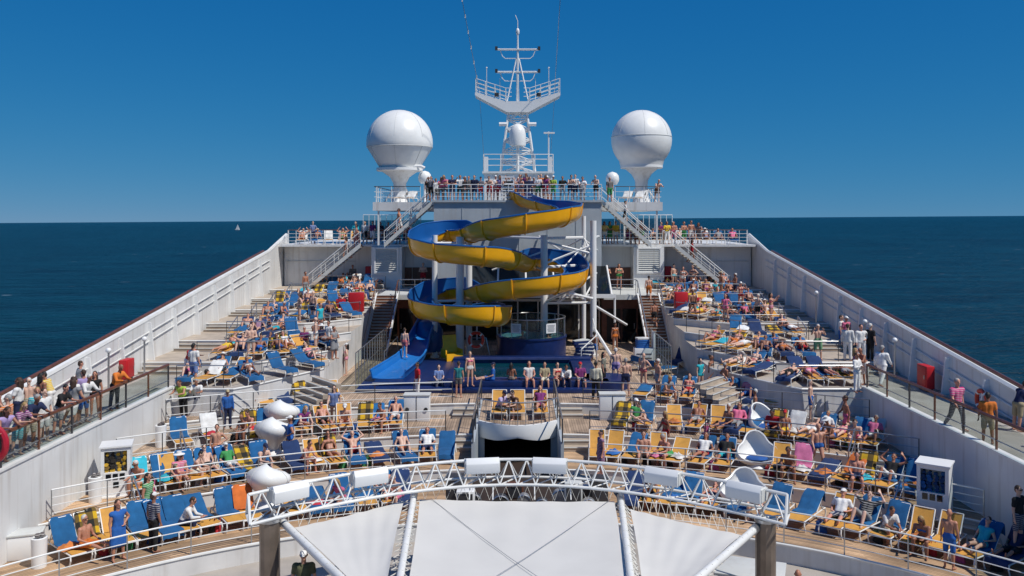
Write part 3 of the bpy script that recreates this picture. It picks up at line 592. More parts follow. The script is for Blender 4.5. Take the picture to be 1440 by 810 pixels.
for x0,y0,z0,x1,y1,z1,r in ((1.65,53.2,7.2,4.75,53.6,6.4,.07),(1.65,53.2,5.8,4.75,53.6,7.0,.07),(-1.8,58,6.6,1.65,53.2,5.4,.08),(1.65,53.2,7.4,4.3,55.5,7.4,.09),(1.65,53.2,5.6,4.3,55.5,5.6,.09),
    (-2.2,59.9,7.4,1.65,53.2,7.4,.08),(4.75,53.6,6.9,5.4,59.9,6.9,.07),(4.75,53.6,5.5,5.4,59.9,5.5,.07),(4.75,53.6,5.5,5.4,59.9,6.9,.06),(4.3,55.5,7.4,1.5,59.9,5.6,.06),(4.3,55.5,5.6,1.5,59.9,7.4,.06),
    (-5.15,53,7.1,-3.05,53.4,7.1,.08),(-5.15,53,3.5,-3.05,53.4,3.5,.08),(-5.15,53,2.7,-3.55,52.6,3.5,.05),(-3.55,52.6,2.7,-5.15,53,3.5,.05),(-5.15,53,2.2,-5.8,51.9,2.7,.07),(-3.05,53.4,2.0,-2.6,49.9,2.4,.08),
    (1.65,53.2,3.4,3.4,51.6,4.4,.09),(4.75,53.6,3.6,3.0,50.8,4.2,.09),(4.75,53.6,1.8,5.6,50.5,.4,.1),(4.75,53.6,3.2,7.2,56.5,1.6,.09),(4.3,55.5,7.4,4.75,53.6,6.2,.05),(4.75,53.6,7.4,4.3,55.5,6.2,.05),(4.3,55.5,6.6,5.6,59.9,7.4,.06),(4.3,55.5,7.3,5.6,59.9,6.4,.06),(4.75,53.6,7.4,5.7,59.9,7.4,.07),(2.9,53.4,5.6,4.3,55.5,6.9,.05),(1.65,53.2,4.6,4.3,55.5,4.6,.07),(4.3,55.5,4.6,5.7,59.9,4.9,.07),(4.3,55.5,3.4,5.7,59.9,4.9,.06),(4.75,53.6,4.6,5.7,59.9,3.6,.06),(2.4,53.4,4.6,3.6,54.8,3.3,.05),(3.6,54.8,4.6,2.4,53.4,3.3,.05),(-1.6,53.5,5.4,1.65,53.2,6.6,.06),(2.6,53.4,3.4,4.3,54.8,4.6,.07),(4.3,54.8,3.4,2.6,53.4,4.6,.07),(1.65,53.2,3.35,4.75,53.6,3.35,.08)):
    b = MB(); b.tube([(x0,y0-52,z0),(x1,y1-52,z1)], r, 6); b.build('brace', WHITE2, sl_)
# blue run-out of the slide
t = thing('slide_run_out', 'light blue open run out chute landing on the navy platform', 'slide chute', (-5.95,48,0))
cl = [(.35,6.2,1.95),(.15,5.0,1.45),(0,3.6,.95),(-.05,2.2,.62),(-.2,.6,.46),(-.4,-1.0,.4),(-.65,-3.2,.38),(-.75,-4.0,.37)]
wd = [.5,.52,.58,.64,.72,.78,.84,.84]; P, Q = [], []
for (x,y,z), w_ in zip(cl, wd): P.append([V((x+dx*w_, y, z+h)) for dx,h in ((-1.08,.62 if y > 3 else .42),(-1.0,.36),(-.92,.06),(-.5,0),(0,-.01),(.5,0),(.92,.06),(1.0,.36),(1.08,.62 if y > 3 else .42))])
b = MB(); b.grid(P); ob('chute', solid(b.mesh('chute', LBLUF), .06), t)
b = MB(); b.grid([[p*1 for p in r] for r in P]); b = MB()
for e in (0,-1): b.tube([r[e] for r in P], .06, 6)
b.build('chute_rim', LBLUF, t)
b = MB(); b.lathe([(.95,0),(1.0,.5),(.95,1.3),(.7,1.75),(.4,1.9)],14,(.3,5.6,0.35)); b.build('outlet_cowl', BLUF, t)
b = MB(); b.tube([(-1.5,5,0),(-1.5,5,1.3),(-1.4,-1,1.3),(-1.4,-1,.3)], .03, 5); b.build('side_rail', STEEL, t)
# ------------------------------------------------------------------ pools
t = thing('swimming_pool', 'navy tiled swimming pool with people sitting along its front rim', 'swimming pool', (0,46,0))
b = MB(); b.bb(-3.7,4.6,-3.4,-2.6,0,.5); b.bb(-3.7,4.2,2.9,3.9,0,.62); b.bb(-3.7,-3.0,-2.6,2.9,0,.5); b.bb(3.0,4.2,-2.6,2.9,0,.5); b.build('basin', NAVY, t, bevel=.03)
b = MB(); b.bb(-3.0,3.0,-2.6,2.9,.2,.34); b.build('water', POOLW, t, smooth=0)
b = MB(); b.bb(-3.0,3.0,2.78,2.89,.55,.66); b.bb(-3.0,3.0,-2.62,-2.5,.45,.54); b.build('edge_tiles', NAVYL, t, smooth=0)
b = MB(); b.lathe([(1.25,0),(1.25,.5),(1.0,.5)],24,(4.5,-2.2,0)); b.build('rounded_end', NAVY, t)
b = MB(); b.bb(-8.0,-3.72,-3.9,4.2,0,.2); b.bb(-7.3,-3.72,-3.0,4.2,.2,.36); b.bb(-3.72,3.9,-3.95,-3.42,0,.22); b.build('landing_step', NAVY, t, bevel=.02)
b = MB(); b.bb(-8.02,-3.7,-3.92,-3.9,.15,.2); b.bb(-7.32,-3.72,-3.02,-3.0,.31,.36); b.build('step_edge', OFFW, t, smooth=0)
t = thing('whirlpool', 'raised round navy whirlpool with glass rail beneath the slide', 'whirlpool', (.85,53.0,0))
b = MB(); b.lathe([(2.15,0),(2.15,1.3),(2.2,1.32),(2.2,1.42),(1.9,1.42),(1.9,1.3),(.01,1.3)],40); b.build('tub', NAVY, t)
b = MB(); b.lathe([(1.88,1.31),(1.88,1.38),(.01,1.38)],40); b.build('water', JACW, t)
cir = lambda r, z, a0=0, a1=2*pi, n=40: [(r*cos(a0+(a1-a0)*k/n), r*sin(a0+(a1-a0)*k/n), z) for k in range(n+1)]
for z in (2.55,): b = MB(); b.tube(cir(2.1,z,-.2,pi*1.93), .035, 6); b.build('guard_rail', STEEL, t)
for k in range(14):
    a0 = -.2+k*(pi*2.13)/14; a1 = a0+pi*2.13/14*.94
    b = MB(); b.grid([[V(p), V(p)+V((0,0,1.0))] for p in cir(2.1,1.45,a0,a1,3)]); ob('glass_pane', solid(b.mesh('glass_pane', GLASS), .012), t)
    b = MB(); b.cyl((2.1*cos(a0),2.1*sin(a0),1.42),.025,1.13,6); b.build('post', STEEL, t)
for x, rz in ((-.95,-.45),(1.15,.45)):
    b = MB(); b.box((x,-1.95 if x < 0 else -1.88,2.05),(.66,.02,.58),rz); a = b.build('notice_board', WHITE2, t, smooth=0)
    b = MB(); [b.box((x,-1.967 if x < 0 else -1.897,2.22-q*.07),(.5-.05*(q % 3),.006,.02),rz) for q in range(6)]; b.build('printed_line', DARKM, a, smooth=0)
t = thing('whirlpool_steps', 'fan of curved pale edged steps up the right side of the whirlpool', 'steps', (3.1,51.6,0))
for k in range(7):
    a = radians(-62+k*15); b = MB(); z = .2+.19*k
    b.prism([(.7*cos(a),.7*sin(a)),(1.75*cos(a-.05),1.75*sin(a-.05)),(1.8*cos(a+.17),1.8*sin(a+.17)),(1.75*cos(a+.36),1.75*sin(a+.36)),(.7*cos(a+.3),.7*sin(a+.3))],0 if k < 1 else z-.19,z); b.v = [(x-.35,y-.25*k+.1,zz) for x,y,zz in b.v]
    s_ = b.build('step', NAVY, t, smooth=0); b = MB(); b.prism([(.7*cos(a),.7*sin(a)),(1.78*cos(a-.05),1.78*sin(a-.05)),(1.83*cos(a+.17),1.83*sin(a+.17)),(1.78*cos(a+.36),1.78*sin(a+.36)),(.7*cos(a+.3),.7*sin(a+.3))],z+.003,z+.05)
    b.v = [(x-.35,y-.25*k+.1,zz) for x,y,zz in b.v]; b.build('tread', OFFW, s_, smooth=0)
b = MB(); b.tube([(.6,-1.9,1.0),(1.6,-.9,1.7),(1.5,.6,2.5)], .035, 6); [b.tube([p,(p[0],p[1],0)], .025, 5) for p in ((.6,-1.9,1.0),(1.6,-.9,1.7),(1.5,.6,2.5))]; b.build('handrail', RAILW, t)
# lifebuoys
def lifebuoy(label, c, rz, r=.36):
    t = thing('lifebuoy', label, 'lifebuoy', c, rz); R = M.Rotation(pi/2, 3, 'X')
    b = MB(); b.tube([R @ V((r*cos(k*pi/12), r*sin(k*pi/12), 0)) for k in range(24)], .085, 8, 0, True); ob('ring', b.mesh('ring', PLAST), t, color=(.62,.05,.02))
    for k in range(4):
        a = k*pi/2+pi/4; b = MB(); b.tube([R @ V((r*cos(a+d), r*sin(a+d), 0)) for d in (-.12,0,.12)], .092, 8); b.build('white_band', WHITE2, t)
    b = MB(); b.tube([R @ V((r*1.27*cos(k*pi/8), r*1.27*sin(k*pi/8), 0)) for k in range(16)], .012, 4, 0, True); b.build('grab_line', CORD, t)
    return t
t = lifebuoy('red lifebuoy hung on a frame behind the pool beside the whirlpool', (-2.5,51.2,1.35), 0, .42)
b = MB(); b.tube([(-.6,.12,-1.3),(-.6,.12,.1),(.6,.12,.1),(.9,.12,-1.3)], .03, 5); b.build('stand', STEEL, t)
lifebuoy('orange lifebuoy on the left bulwark between leaning passengers', (-17.95,34.8,1.75), pi/2)
lifebuoy('orange red lifebuoy on the right bulwark behind a man in an orange shirt', (17.95,33.0,1.6), -pi/2)
t = thing('life_ring_cover', 'red ring shaped cover hanging at the far left walkway edge', 'lifebuoy', (-15.4,25.0,2.0))
R = M.Rotation(pi/2, 3, 'X'); b = MB(); b.tube([R @ V((.4*cos(k*pi/12), .5*sin(k*pi/12), 0)) for k in range(24)], .1, 8, 0, True); ob('ring', b.mesh('ring', PLAST), t, color=(.4,.01,.03)); b = MB(); b.tube([(0,0,-.5),(0,0,-1.0)], .03, 5); b.build('bracket', STEEL, t)
# yellow plastic chair
t = thing('plastic_chair', 'bright yellow moulded plastic chair beside the pool', 'chair', (-3.85,50.0,0), radians(25))
b = MB(); P = [[V((x*(.5 if z < .9 else .42), y+abs(x)*.0, z)) for x in (-1,-.5,0,.5,1)] for y, z in ((-.45,.3),(-.4,.7),(0,.66),(.3,.7),(.42,1.2),(.5,1.75))]; b.grid(P); ob('seat', solid(b.mesh('seat', PLAST), .07), t, color=(.85,.42,.006))
for s in (-1,1): b = MB(); b.box((s*.5,.02,.75),(.1,.85,.5)); ob('arm', b.mesh('arm', PLAST, bevel=.04), t, color=(.85,.42,.006))
b = MB(); b.lathe([(.5,0),(.36,.3),(.4,.62)],12); ob('base', b.mesh('base', PLAST), t, color=(.75,.35,.006))
# ------------------------------------------------------------------ curved balcony and stage mouth
t = thing('curved_balcony', 'curved white balcony with rail over the dark stage mouth', 'balcony', (0,36,0))
def arcf(x, sag): return -1.0 + sag*(x/1.66)**2
xs = [-1.66+.166*i for i in range(21)]
b = MB(); zt = lambda x: .12; zb = lambda x: -.56+.17*max(0,1-abs(x)/.9)
P = [[V((x,arcf(x,.95)-.0,zb(x))), V((x,arcf(x,.95)-.04,-.3)), V((x,arcf(x,.95),zt(x))), V((x,arcf(x,.95)+.1,zt(x)+.01)), V((x,arcf(x,.95)+.1,zb(x)))] for x in xs]
b.grid(P); b.build('parapet', WHITE2, t)
b = MB(); b.prism([(x,arcf(x,.95)+.1) for x in xs]+[(1.66,5),(-1.66,5)], -.2, 0); b.build('floor', DECK, t, smooth=0)
b = MB(); b.bb(-1.66,1.66,4.4,4.5,-1.6,-.21); b.build('shade_back_wall', BLACK, t, smooth=0)  # back wall in near-black colour, painted dark for the unlit stage mouth
for s in (-1,1):
    b = MB(); b.bb(s*1.66,s*1.4,-.1,.25,-2.1,-.3); b.build('pillar', GREYP, t, smooth=0)
b = MB()
for z in (.3,.55,.8): b.tube([(x,arcf(x,.95)+.03,z) for x in xs], .012, 4)
b.tube([(x,arcf(x,.95)+.03,1.05) for x in xs], .032, 6); b.build('rail', STEEL, t)
for x in xs[::2]: b = MB(); b.cyl((x,arcf(x,.95)+.03,.12),.016,.93,5); b.build('post', STEEL, t)
struct(MB().bb(-1.7,1.7,27,40.5,-2.0,-1.5).build('stage_back_floor', STAGE_SHADE, smooth=0))
# ------------------------------------------------------------------ terrace rails
for s in (-1, 1):
    sd_ = 'left' if s < 0 else 'right'; nm = {1:'lowest',2:'second',3:'third',4:'pool level'}
    for k in (1,2,3,4):
        x = [s*(3.05+ (14.8-3.05)*i/14) for i in range(15)] if k > 1 else [s*(5.0+(14.8-5.0)*i/14) for i in range(15)]
        railing('pale tubular railing along the front of the %s sunbathing terrace on the %s' % (nm[k], sd_), [(q, Dc(FR[k], q)+.08, ZR[k]) for q in x], 1.0, 2 if k > 2 else 3, 1.7, RAILW if s < 0 or k < 3 else STEEL, DARKM if k > 2 else STEEL, 'railings of the sun terraces', .026)
    for i in range(0,7):
        x = [s*(9.7+((14.9 if i == 0 else 15.6)-9.7)*j/8) for j in range(9)]
        railing('thin steel railing at the %s tier on the %s of the slide' % (['first','lowest','second','third','fourth','fifth','topmost'][i], sd_), [(q, Dt(i,q)+.08, TZ[i]) for q in x], 1.0, 1, 1.9, STEEL, DARKM, 'railings of the upper tiers', .022)
    # sloping steel handrails on the end stairs
    for k in (2,3,4):
        x0 = 12.85; y = Dc(FR[k], x0)
        t = thing('stair_handrail', 'bent steel handrail on the short steps at the %s end of the %s terrace' % (sd_, nm[k]), 'handrail', (s*x0, y, ZR[k-1]))
        a = -atan2(x0*s, y-YC); d = V((sin(-a), cos(a), 0))
        b = MB(); b.tube([-d*1.0, -d*1.0+V((0,0,.95)), d*.35+V((0,0,1.5)), d*.35+V((0,0,.45))], .03, 6); b.build('rail', STEEL, t)
        b = MB(); b.tube([-d*1.0+V((0,0,.5)), d*.35+V((0,0,1.0))], .02, 5); b.build('lower_rail', STEEL, t)
    for j, y in enumerate((47.5,51,55,59)):
        i = max(q for q in range(7) if Dt(q,15.8) < y); z = TZ[i]
        t = thing('stair_handrail', 'bent steel handrail beside the %s bulwark steps, %s one' % (sd_, ['nearest','second','third','farthest'][j]), 'handrail', (s*15.7, y, z))
        b = MB(); b.tube([(0,-1.1,-.4),(0,-1.1,.55),(0,.3,1.05),(0,.3,0)], .03, 6); b.build('rail', STEEL, t)
        b = MB(); b.tube([(0,-1.1,.1),(0,.3,.55)], .02, 5); b.build('lower_rail', STEEL, t)
# lamp standards
for s, y in ((-1,36.5),(-1,40),(1,43),(1,39.6),(1,50)):
    t = thing('deck_lamp', 'slim deck lamp post by the %s bulwark' % ('left' if s < 0 else 'right'), 'lamp post', (s*17.5,y,deckz(y)), 0, 'deck lamp posts by the bulwarks')
    b = MB(); b.cyl((0,0,0),.045,1.7,8); b.build('pole', STEEL, t); b = MB(); b.sph((0,0,1.78),.12,10,8); b.build('lamp_head', WHITE2, t)
# ------------------------------------------------------------------ lighting truss, posts and canopy
RT = 13.1; TC = V((0,13.0,0))
def arcp(a, r, z): return V((r*sin(a), 13.0 + r*cos(a), z))
ZL, ZH = .62, 1.28; A1 = radians(34)
# flatter arc: interpolate sagitta
def tp(u, dr, z):
    x = 7.15*u*(1+dr*.06); return V((x, 26.0 - 3.35*u*u + dr, z))
t = thing('lighting_truss', 'curved white triangular truss across the front of the stage', 'truss', (0,26,0)); o_ = V((0,26,0))
us = [-1+2*i/26 for i in range(27)]
for dr, z, r in ((0,ZH,.045),(-.38,ZL,.045),(.42,ZL,.04)):
    b = MB(); b.tube([tp(u,dr,z)-o_ for u in us], r, 8); b.build('chord', RAILW, t)
web = []
for i in range(26):
    u0, u1, um = us[i], us[i+1], (us[i]+us[i+1])/2
    for q in ((tp(u0,-.38,ZL),tp(um,0,ZH)),(tp(um,0,ZH),tp(u1,-.38,ZL)),(tp(u0,.42,ZL),tp(um,0,ZH)),(tp(um,0,ZH),tp(u1,.42,ZL)),(tp(u0,-.38,ZL),tp(u1,.42,ZL))):
        b = MB(); b.tube([q[0]-o_, q[1]-o_], (.019 if q[0].y > 26 else .022), 5); b.build('web_bar', RAILW, t)
for u in (-1,1):
    b = MB(); b.tube([tp(u,-.38,ZL)-o_, tp(u,.42,ZL)-o_, tp(u,0,ZH)-o_, tp(u,-.38,ZL)-o_], .04, 6); b.build('end_frame', RAILW, t)
for px in (425,520,676,775,932,1030):
    u = (px-728)/1200*25.2/7.15; u = u*.985; p = tp(u,0,ZH); t_ = (tp(u+.01,0,ZH)-tp(u-.01,0,ZH)).normalized(); rz = atan2(t_.y, t_.x)
    lab = {425:'white box housing at the left end of the curved truss',520:'white box housing second from the left on the curved truss',676:'white box housing left of centre on the curved truss',775:'white box housing right of centre on the curved truss',932:'white box housing second from the right on the curved truss',1030:'white box housing at the right end of the curved truss'}[px]
    q = thing('equipment_box', lab, 'light housing', p+V((0,-.12,-.12)), rz, 'box housings on the truss')
    b = MB(); b.prism([(-.24,-.2),(.2,-.2),(.26,.14),(-.14,.26),(-.26,.1)], -.5,.5); b.v = [(z_, x_, y_) for x_, y_, z_ in b.v]; b.f = [f[::-1] for f in b.f] if False else b.f; b.build('casing', WHITE2, q, bevel=.02)
    for s in (-1,1): b = MB(); b.box((s*.51,0,.0),(.03,.4,.34)); b.build('end_plate', OFFW, q, smooth=0)
    for s in (-1,1): b = MB(); b.box((s*.3,.05,-.2),(.06,.1,.2)); b.build('clamp', STEEL, q, smooth=0)
PILM = mat('ribbed_post', (.25,.20,.16), .35, .5, .3, 2)
for s, u in ((-1,-.945),(1,.945)):
    p = tp(u,0,0); q = thing('truss_post', 'ribbed bronze post carrying the %s end of the curved truss' % ('left' if s < 0 else 'right'), 'post', (p.x*.985,p.y-.1,-2.1))
    b = MB(); n = 24; b.lathe([(.26,0),(.26,2.62)],n); b.v = [((x*1.04,y*1.04,z) if (i % n) % 2 else (x,y,z)) for i,(x,y,z) in enumerate(b.v)]; b.build('shaft', PILM, q, smooth=0)
    b = MB(); b.cyl((0,0,2.6),.3,.08,20); b.cyl((0,0,0),.36,.1,20); b.build('collar', STEEL, q)
    b = MB(); b.tube([(0,0,2.65),(-s*.15,-.1,2.9)], .06, 6); b.build('bracket', STEEL, q)
# canopy
def sheet(name, label, c4, sag, n=28):
    a, b_, c, d = [V(p) for p in c4]        # far left, far right, near right, near left
    b = MB(); rr = random.Random(len(label)); ph = [rr.uniform(0,6) for _ in range(6)]; P = []
    for i in range(n+1):
        v = i/n; row = []
        for j in range(n+1):
            u = j/n; p = a.lerp(b_, u).lerp(d.lerp(c, u), v); edge = 16*u*(1-u)*v*(1-v)
            scal = .05*(4*u*(1-u))*((1-v)**8) - .05*(4*v*(1-v))*0
            fold = .02*sin(u*34+ph[0]+v*5)*(1-v)**3 + .012*sin((u+v)*26+ph[3])*(1-v)*(2*u-1)**2 + .004*sin(u*9+v*7+ph[1])+.003*sin((u-v)*13+ph[2])
            ins = (.06*(4*v*(1-v)))*(1 if u < .5 else -1)*(abs(2*u-1)**6)
            p = p + V((ins, -scal*2, -sag*edge + fold*(.4+edge))); row.append(p)
        P.append(row)
    b.grid(P); o = ob(name, solid(b.mesh(name, CANV), .006))
    tag(o, label, 'canopy', 'canopy sheets over the stage'); return P
ZK = .28
K = lambda px, py, z=ZK: PZ(px, py, z)
near = lambda p, f: V((p.x*f, 13+ (p.y-13)*f*0 + (p.y-13) - (p.y-13)*(1-f)*1.0, p.z))
def mk(pxa,pya,pxb,pyb):                                   # edge from the far point through the near point, carried on towards the camera
    a, c = K(pxa,pya), K(pxb,pyb); return a, a + (c-a)*1.55
c1, c1n = mk(590,702,573,808); c2, c2n = mk(864,705,890,808); l1, l1n = mk(414,742,482,808); l2, l2n = mk(568,704,549,808); r1, r1n = mk(886,716,898,808); r2, r2n = mk(1042,752,984,808)
shs = [sheet('canopy_sheet','wide middle sheet of the white stage canopy crossed by two thin wires',(c1,c2,c2n,c1n),.12),
       sheet('canopy_sheet','left sheet of the white stage canopy',(l1,l2,l2n,l1n),.1), sheet('canopy_sheet','right sheet of the white stage canopy, shadowed at its far edge',(r1,r2,r2n,r1n),.1)]
for lab, (pa, pb), r in (('white canopy pipe between the left and middle sheets',mk(582,700,564,808),.09),('white canopy pipe between the middle and right sheets',mk(873,705,886,808),.09),
                         ('white slanting canopy pipe from the left bronze post',mk(394,734,470,808),.1),('white slanting canopy pipe from the right bronze post',mk(1064,745,992,808),.1)):
    q = thing('canopy_pipe', lab, 'pipe', pa); b = MB(); b.tube([V((0,0,.06)), pb-pa+V((0,0,.06))], r, 10); b.build('pipe', RAILW, q)
    b = MB(); b.tube([V((0,0,.06))-(pb-pa).normalized()*.25, V((0,0,.06))+(pb-pa).normalized()*.3], r*1.25, 10); b.build('sleeve', STEEL, q)
    n = 16; d_ = (pb-pa)
    for k in range(n):
        b = MB(); f = (k+.5)/n; b.tube([d_*f+V((0,0,.06))+V((r*1.05*cos(a),0,r*1.05*sin(a))) for a in [i*pi/3 for i in range(7)]], .012, 4); b.build('lashing', CORD, q)
def lace(label, P0, P1, n):
    q = thing('canopy_lacing', label, 'lacing', P0[0]); o0 = P0[0]; b = MB(); L = []
    for k in range(n+1):
        f = k/n; L.append((P0[0].lerp(P0[1], f) if k % 2 else P1[0].lerp(P1[1], f)) - o0)
    b.tube(L, .013, 4); b.build('cord', CORD, q); return q
lace('zigzag lacing along the left edge of the middle sheet',(c1,c1n),(K(583,701),K(583,701)+(c1n-c1)),44)
lace('zigzag lacing along the right edge of the middle sheet',(c2,c2n),(K(872,705),K(872,705)+(c2n-c2)),44)
lace('zigzag lacing along the inner edge of the left sheet',(l2,l2n),(K(580,701),K(580,701)+(l2n-l2)),44)
lace('zigzag lacing along the outer edge of the left sheet',(l1,l1n),(K(398,737),K(398,737)+(l1n-l1)),40)
lace('zigzag lacing along the inner edge of the right sheet',(r1,r1n),(K(876,706),K(876,706)+(r1n-r1)),44)
lace('zigzag lacing along the outer edge of the right sheet',(r2,r2n),(K(1062,747),K(1062,747)+(r2n-r2)),40)
lace('zigzag lacing along the far edge of the middle sheet',(c1,c2),(V((c1.x,c1.y+.28,.6)),V((c2.x,c2.y+.28,.6))),36)
lace('zigzag lacing along the far edge of the left sheet',(l1,l2),(V((l1.x,l1.y+.3,.6)),V((l2.x,l2.y+.3,.6))),26)
lace('zigzag lacing along the far edge of the right sheet',(r1,r2),(V((r1.x,r1.y+.3,.6)),V((r2.x,r2.y+.3,.6))),26)
for i, px in enumerate((660,693,752,803)):
    p = K(px,703); o = MB().tube([p, V((p.x,p.y+.35,.62))], .02, 5).build('canopy_hanger', RAILW); tag(o, 'white hanger strap between the truss and the middle canopy sheet', 'strap', 'hanger straps of the canopy')
for a, c in (((606,701),(880,893)),((858,703),(560,893))):
    p, q = K(*a,.31), K(*c,.31); o = MB().tube([p, p.lerp(q,.25)+V((0,0,-.07)), p.lerp(q,.5)+V((0,0,-.1)), p.lerp(q,.75)+V((0,0,-.07)), q], .007, 5).build('canopy_wire', STEEL); tag(o, 'thin wire running diagonally %s over the middle canopy sheet' % ('down to the right' if a[0] < 700 else 'down to the left'), 'wire')
# shade band cloth at the right sheet, counters below
def box_thing(name, label, cat, c, parts, rz=0, group=None):
    t = thing(name, label, cat, c, rz, group)
    for nm, d, cc, m, bv in parts:
        b = MB(); b.box(cc, d); b.build(nm, m, t, bevel=bv)
    return t
p = PZ(1085,800,-1.4)
box_thing('bar_counter','grey topped counter at the bottom right behind a bronze post','counter',(p.x-.6,p.y,-2.1),[('top',(1.9,1.4,.08),(0,0,.7),OFFW,.01),('body',(1.7,1.2,.66),(0,0,.33),OFFW,0)],radians(-20))
# band gear at the stage mouth
def drum(label, x, y, z, r, d, m, front=None):
    t = thing('bass_drum', label, 'drum', (x,y,z)); R = M.Rotation(pi/2,3,'X')
    b = MB(); b.lathe([(r,-d/2),(r,d/2)],18,(0,0,r),0,R); b.build('shell', m, t)
    b = MB(); b.tube([R @ V((r*1.03*cos(k*pi/9), r*1.03*sin(k*pi/9), d/2))+V((0,0,r)) for k in range(18)], .03, 5, 0, True); b.build('rim', STEEL, t)
    b = MB(); b.tube([(-r,0,0),(-r*.8,0,r)], .02, 5); b.tube([(r,0,0),(r*.8,0,r)], .02, 5); b.build('leg', STEEL, t); return t
for i, (px, r, m, lab) in enumerate(((668,.22,DARKM,'dark drum leftmost in the stage mouth behind the truss'),(704,.3,DARKM,'round dark amplifier drum with pale figures behind the truss'),(737,.22,SILVER,'silver drum in the middle of the stage mouth'),(762,.24,DARKM,'dark drum right of the silver one in the stage mouth'),(788,.3,SILVER,'large silver drum at the right of the stage mouth'),(828,.24,SILVER,'small silver drum rightmost behind the truss'))):
    d = 29.4 if i % 2 else 30; p = V(((px-728)/1200*d, d, -1.5)); t = drum(lab, p.x, p.y, -1.5, r, .35, m)
    if i == 1:
        cu = bpy.data.curves.new('figures', 'FONT'); cu.body = '100'; cu.size = .26; cu.extrude = .004; cu.align_x = 'CENTER'; cu.align_y = 'CENTER'; cu.materials.append(WHITE2)
        tmp = bpy.data.objects.new('tmp', cu); COL.objects.link(tmp); bpy.context.view_layer.update()
        me = bpy.data.meshes.new_from_object(tmp.evaluated_get(bpy.context.evaluated_depsgraph_get())); bpy.data.objects.remove(tmp)
        a = ob('painted_figures', me, t, (0,-.2,.3)); a.rotation_euler = (pi/2,0,0)
        b = MB(); R = M.Rotation(pi/2,3,'X'); b.lathe([(.29,0),(.29,.01)],18,(0,-.178,.3),0,R); b.build('head', BLACK, t)
for i, (px, d, h, m, lab) in enumerate(((655,29.5,.75,WHITE2,'white speaker cabinet left in the stage mouth'),(724,31,.5,WOODR,'brown wooden case in the stage mouth'),(806,29.8,.95,OFFW,'pale case stack right in the stage mouth'),(820,30.6,.6,SILVER,'silver flight case at the right of the band gear'),(842,30.2,1.0,DARKM,'black speaker cabinet right of the band gear'),(640,30,1.1,DARKM,'tall black speaker cabinet left of the band gear'))):
    box_thing('speaker_cabinet', lab, 'speaker', ((px-728)/1200*d,d,-1.5), [('cabinet',(.62,.5,h),(0,0,h/2),m,.02),('grille',(.5,.02,h*.8),(0,-.265,h/2),DARKM,0),('handle',(.2,.03,.05),(0,-.28,h*.95),STEEL,0)])
# towel cabinets
def cabinet(label, c, rz, tows, photos):
    SC = V((.72,.8,.86)); t = thing('towel_cabinet', label, 'towel cabinet', c, rz); t.scale = SC
    b = MB(); b.bb(-.65,.65,.05,.7,0,2.0); b.bb(-.65,-.5,-.35,.05,0,2.0); b.bb(.5,.65,-.35,.05,0,2.0); b.bb(-.5,.5,-.35,.05,0,1.0); b.bb(-.5,.5,-.35,.05,1.85,2.0); b.bb(-.72,.72,-.42,.75,2.0,2.06); b.bb(-.7,.7,-.4,.72,0,.06); b.build('body', WHITE2, t, smooth=0)
    b = MB(); b.bb(-.5,.5,.03,.05,1.0,1.85); b.build('niche_back', OFFW, t, smooth=0)
    for k in range(photos):
        b = MB(); b.bb(-.42+k*.3,-.2+k*.3,-.37,-.35,.72,.95) if k < 3 else b.bb(-.1,.14,-.37,-.35,.4,.62); b.build('picture_panel', DGLASS, t, smooth=0)
    rr = random.Random(3)
    for k in range(24):
        x, z = -.38+.25*(k % 4)+rr.uniform(-.05,.05), 1.06+.125*(k//4)+rr.uniform(-.03,.03); q_ = rr.uniform(.07,.12)
        b = MB(); b.tube([(x+rr.uniform(-.04,.04),-.3+rr.uniform(0,.1),z),(x,.02,z+rr.uniform(-.05,.05))], [q_, q_*.8], 9); b.v = [(vx, vy, z+(vz-z)*.7) for vx, vy, vz in b.v]
        cn_, cc = {'y': [('yellow',(.55,.33,.03)),('black',(.03,.025,.02)),('brown',(.2,.12,.03))][rr.choice((0,0,1,2))], 'b': [('blue',(.015,.10,.3)),('dark blue',(.01,.05,.16))][rr.choice((0,1))]}[tows]
        o = ob('rolled_towel', b.mesh('rolled_towel', TOWEL), None, color=cc); o.location = c; o.rotation_euler = (0,0,rz); o.scale = SC
        tag(o, 'rolled %s towel in the niche of the %s towel cabinet' % (cn_, 'left' if c[0] < 0 else 'right'), 'towel', 'rolled towels in the %s cabinet' % ('left' if c[0] < 0 else 'right'))
    return t
p = PZ(158,700,-1.0); cabinet('white towel cabinet full of yellow and black towels on the left terrace', (p.x,p.y+.3,-1.0), radians(20), 'y', 4)
p = PZ(1320,732,-1.0); cabinet('white towel cabinet with blue towels on the right terrace in half shade', (p.x,p.y+.3,-1.0), radians(-35), 'b', 3)
p = PZ(903,492,0.0)
t = box_thing('towel_cabinet','white shelf cabinet stacked with blue towels below the right staircase','towel cabinet',(7.5,51.0,0),[('body',(1.1,.8,.9),(0,0,.45),WHITE2,.02),('side',(.12,.8,1.9),(.6,0,.95),WHITE2,.02),('shelf_slot',(.9,.02,.05),(0,-.41,.6),DARKM,0),('shelf_slot',(.9,.02,.05),(0,-.41,.35),DARKM,0)])
for k in range(5):
    o = ob('folded_towel', MB().box((0,0,0),(.75,.5,.12)).mesh('folded_towel', TOWEL, bevel=.03), None, (7.45,51.0,.965+k*.125), .05*k, (.02,.12,.4) if k < 4 else (.6,.6,.6))
    tag(o, 'folded %s towel in the stack on the shelf cabinet' % ('blue' if k < 4 else 'white'), 'towel', 'folded towels on the shelf cabinet')
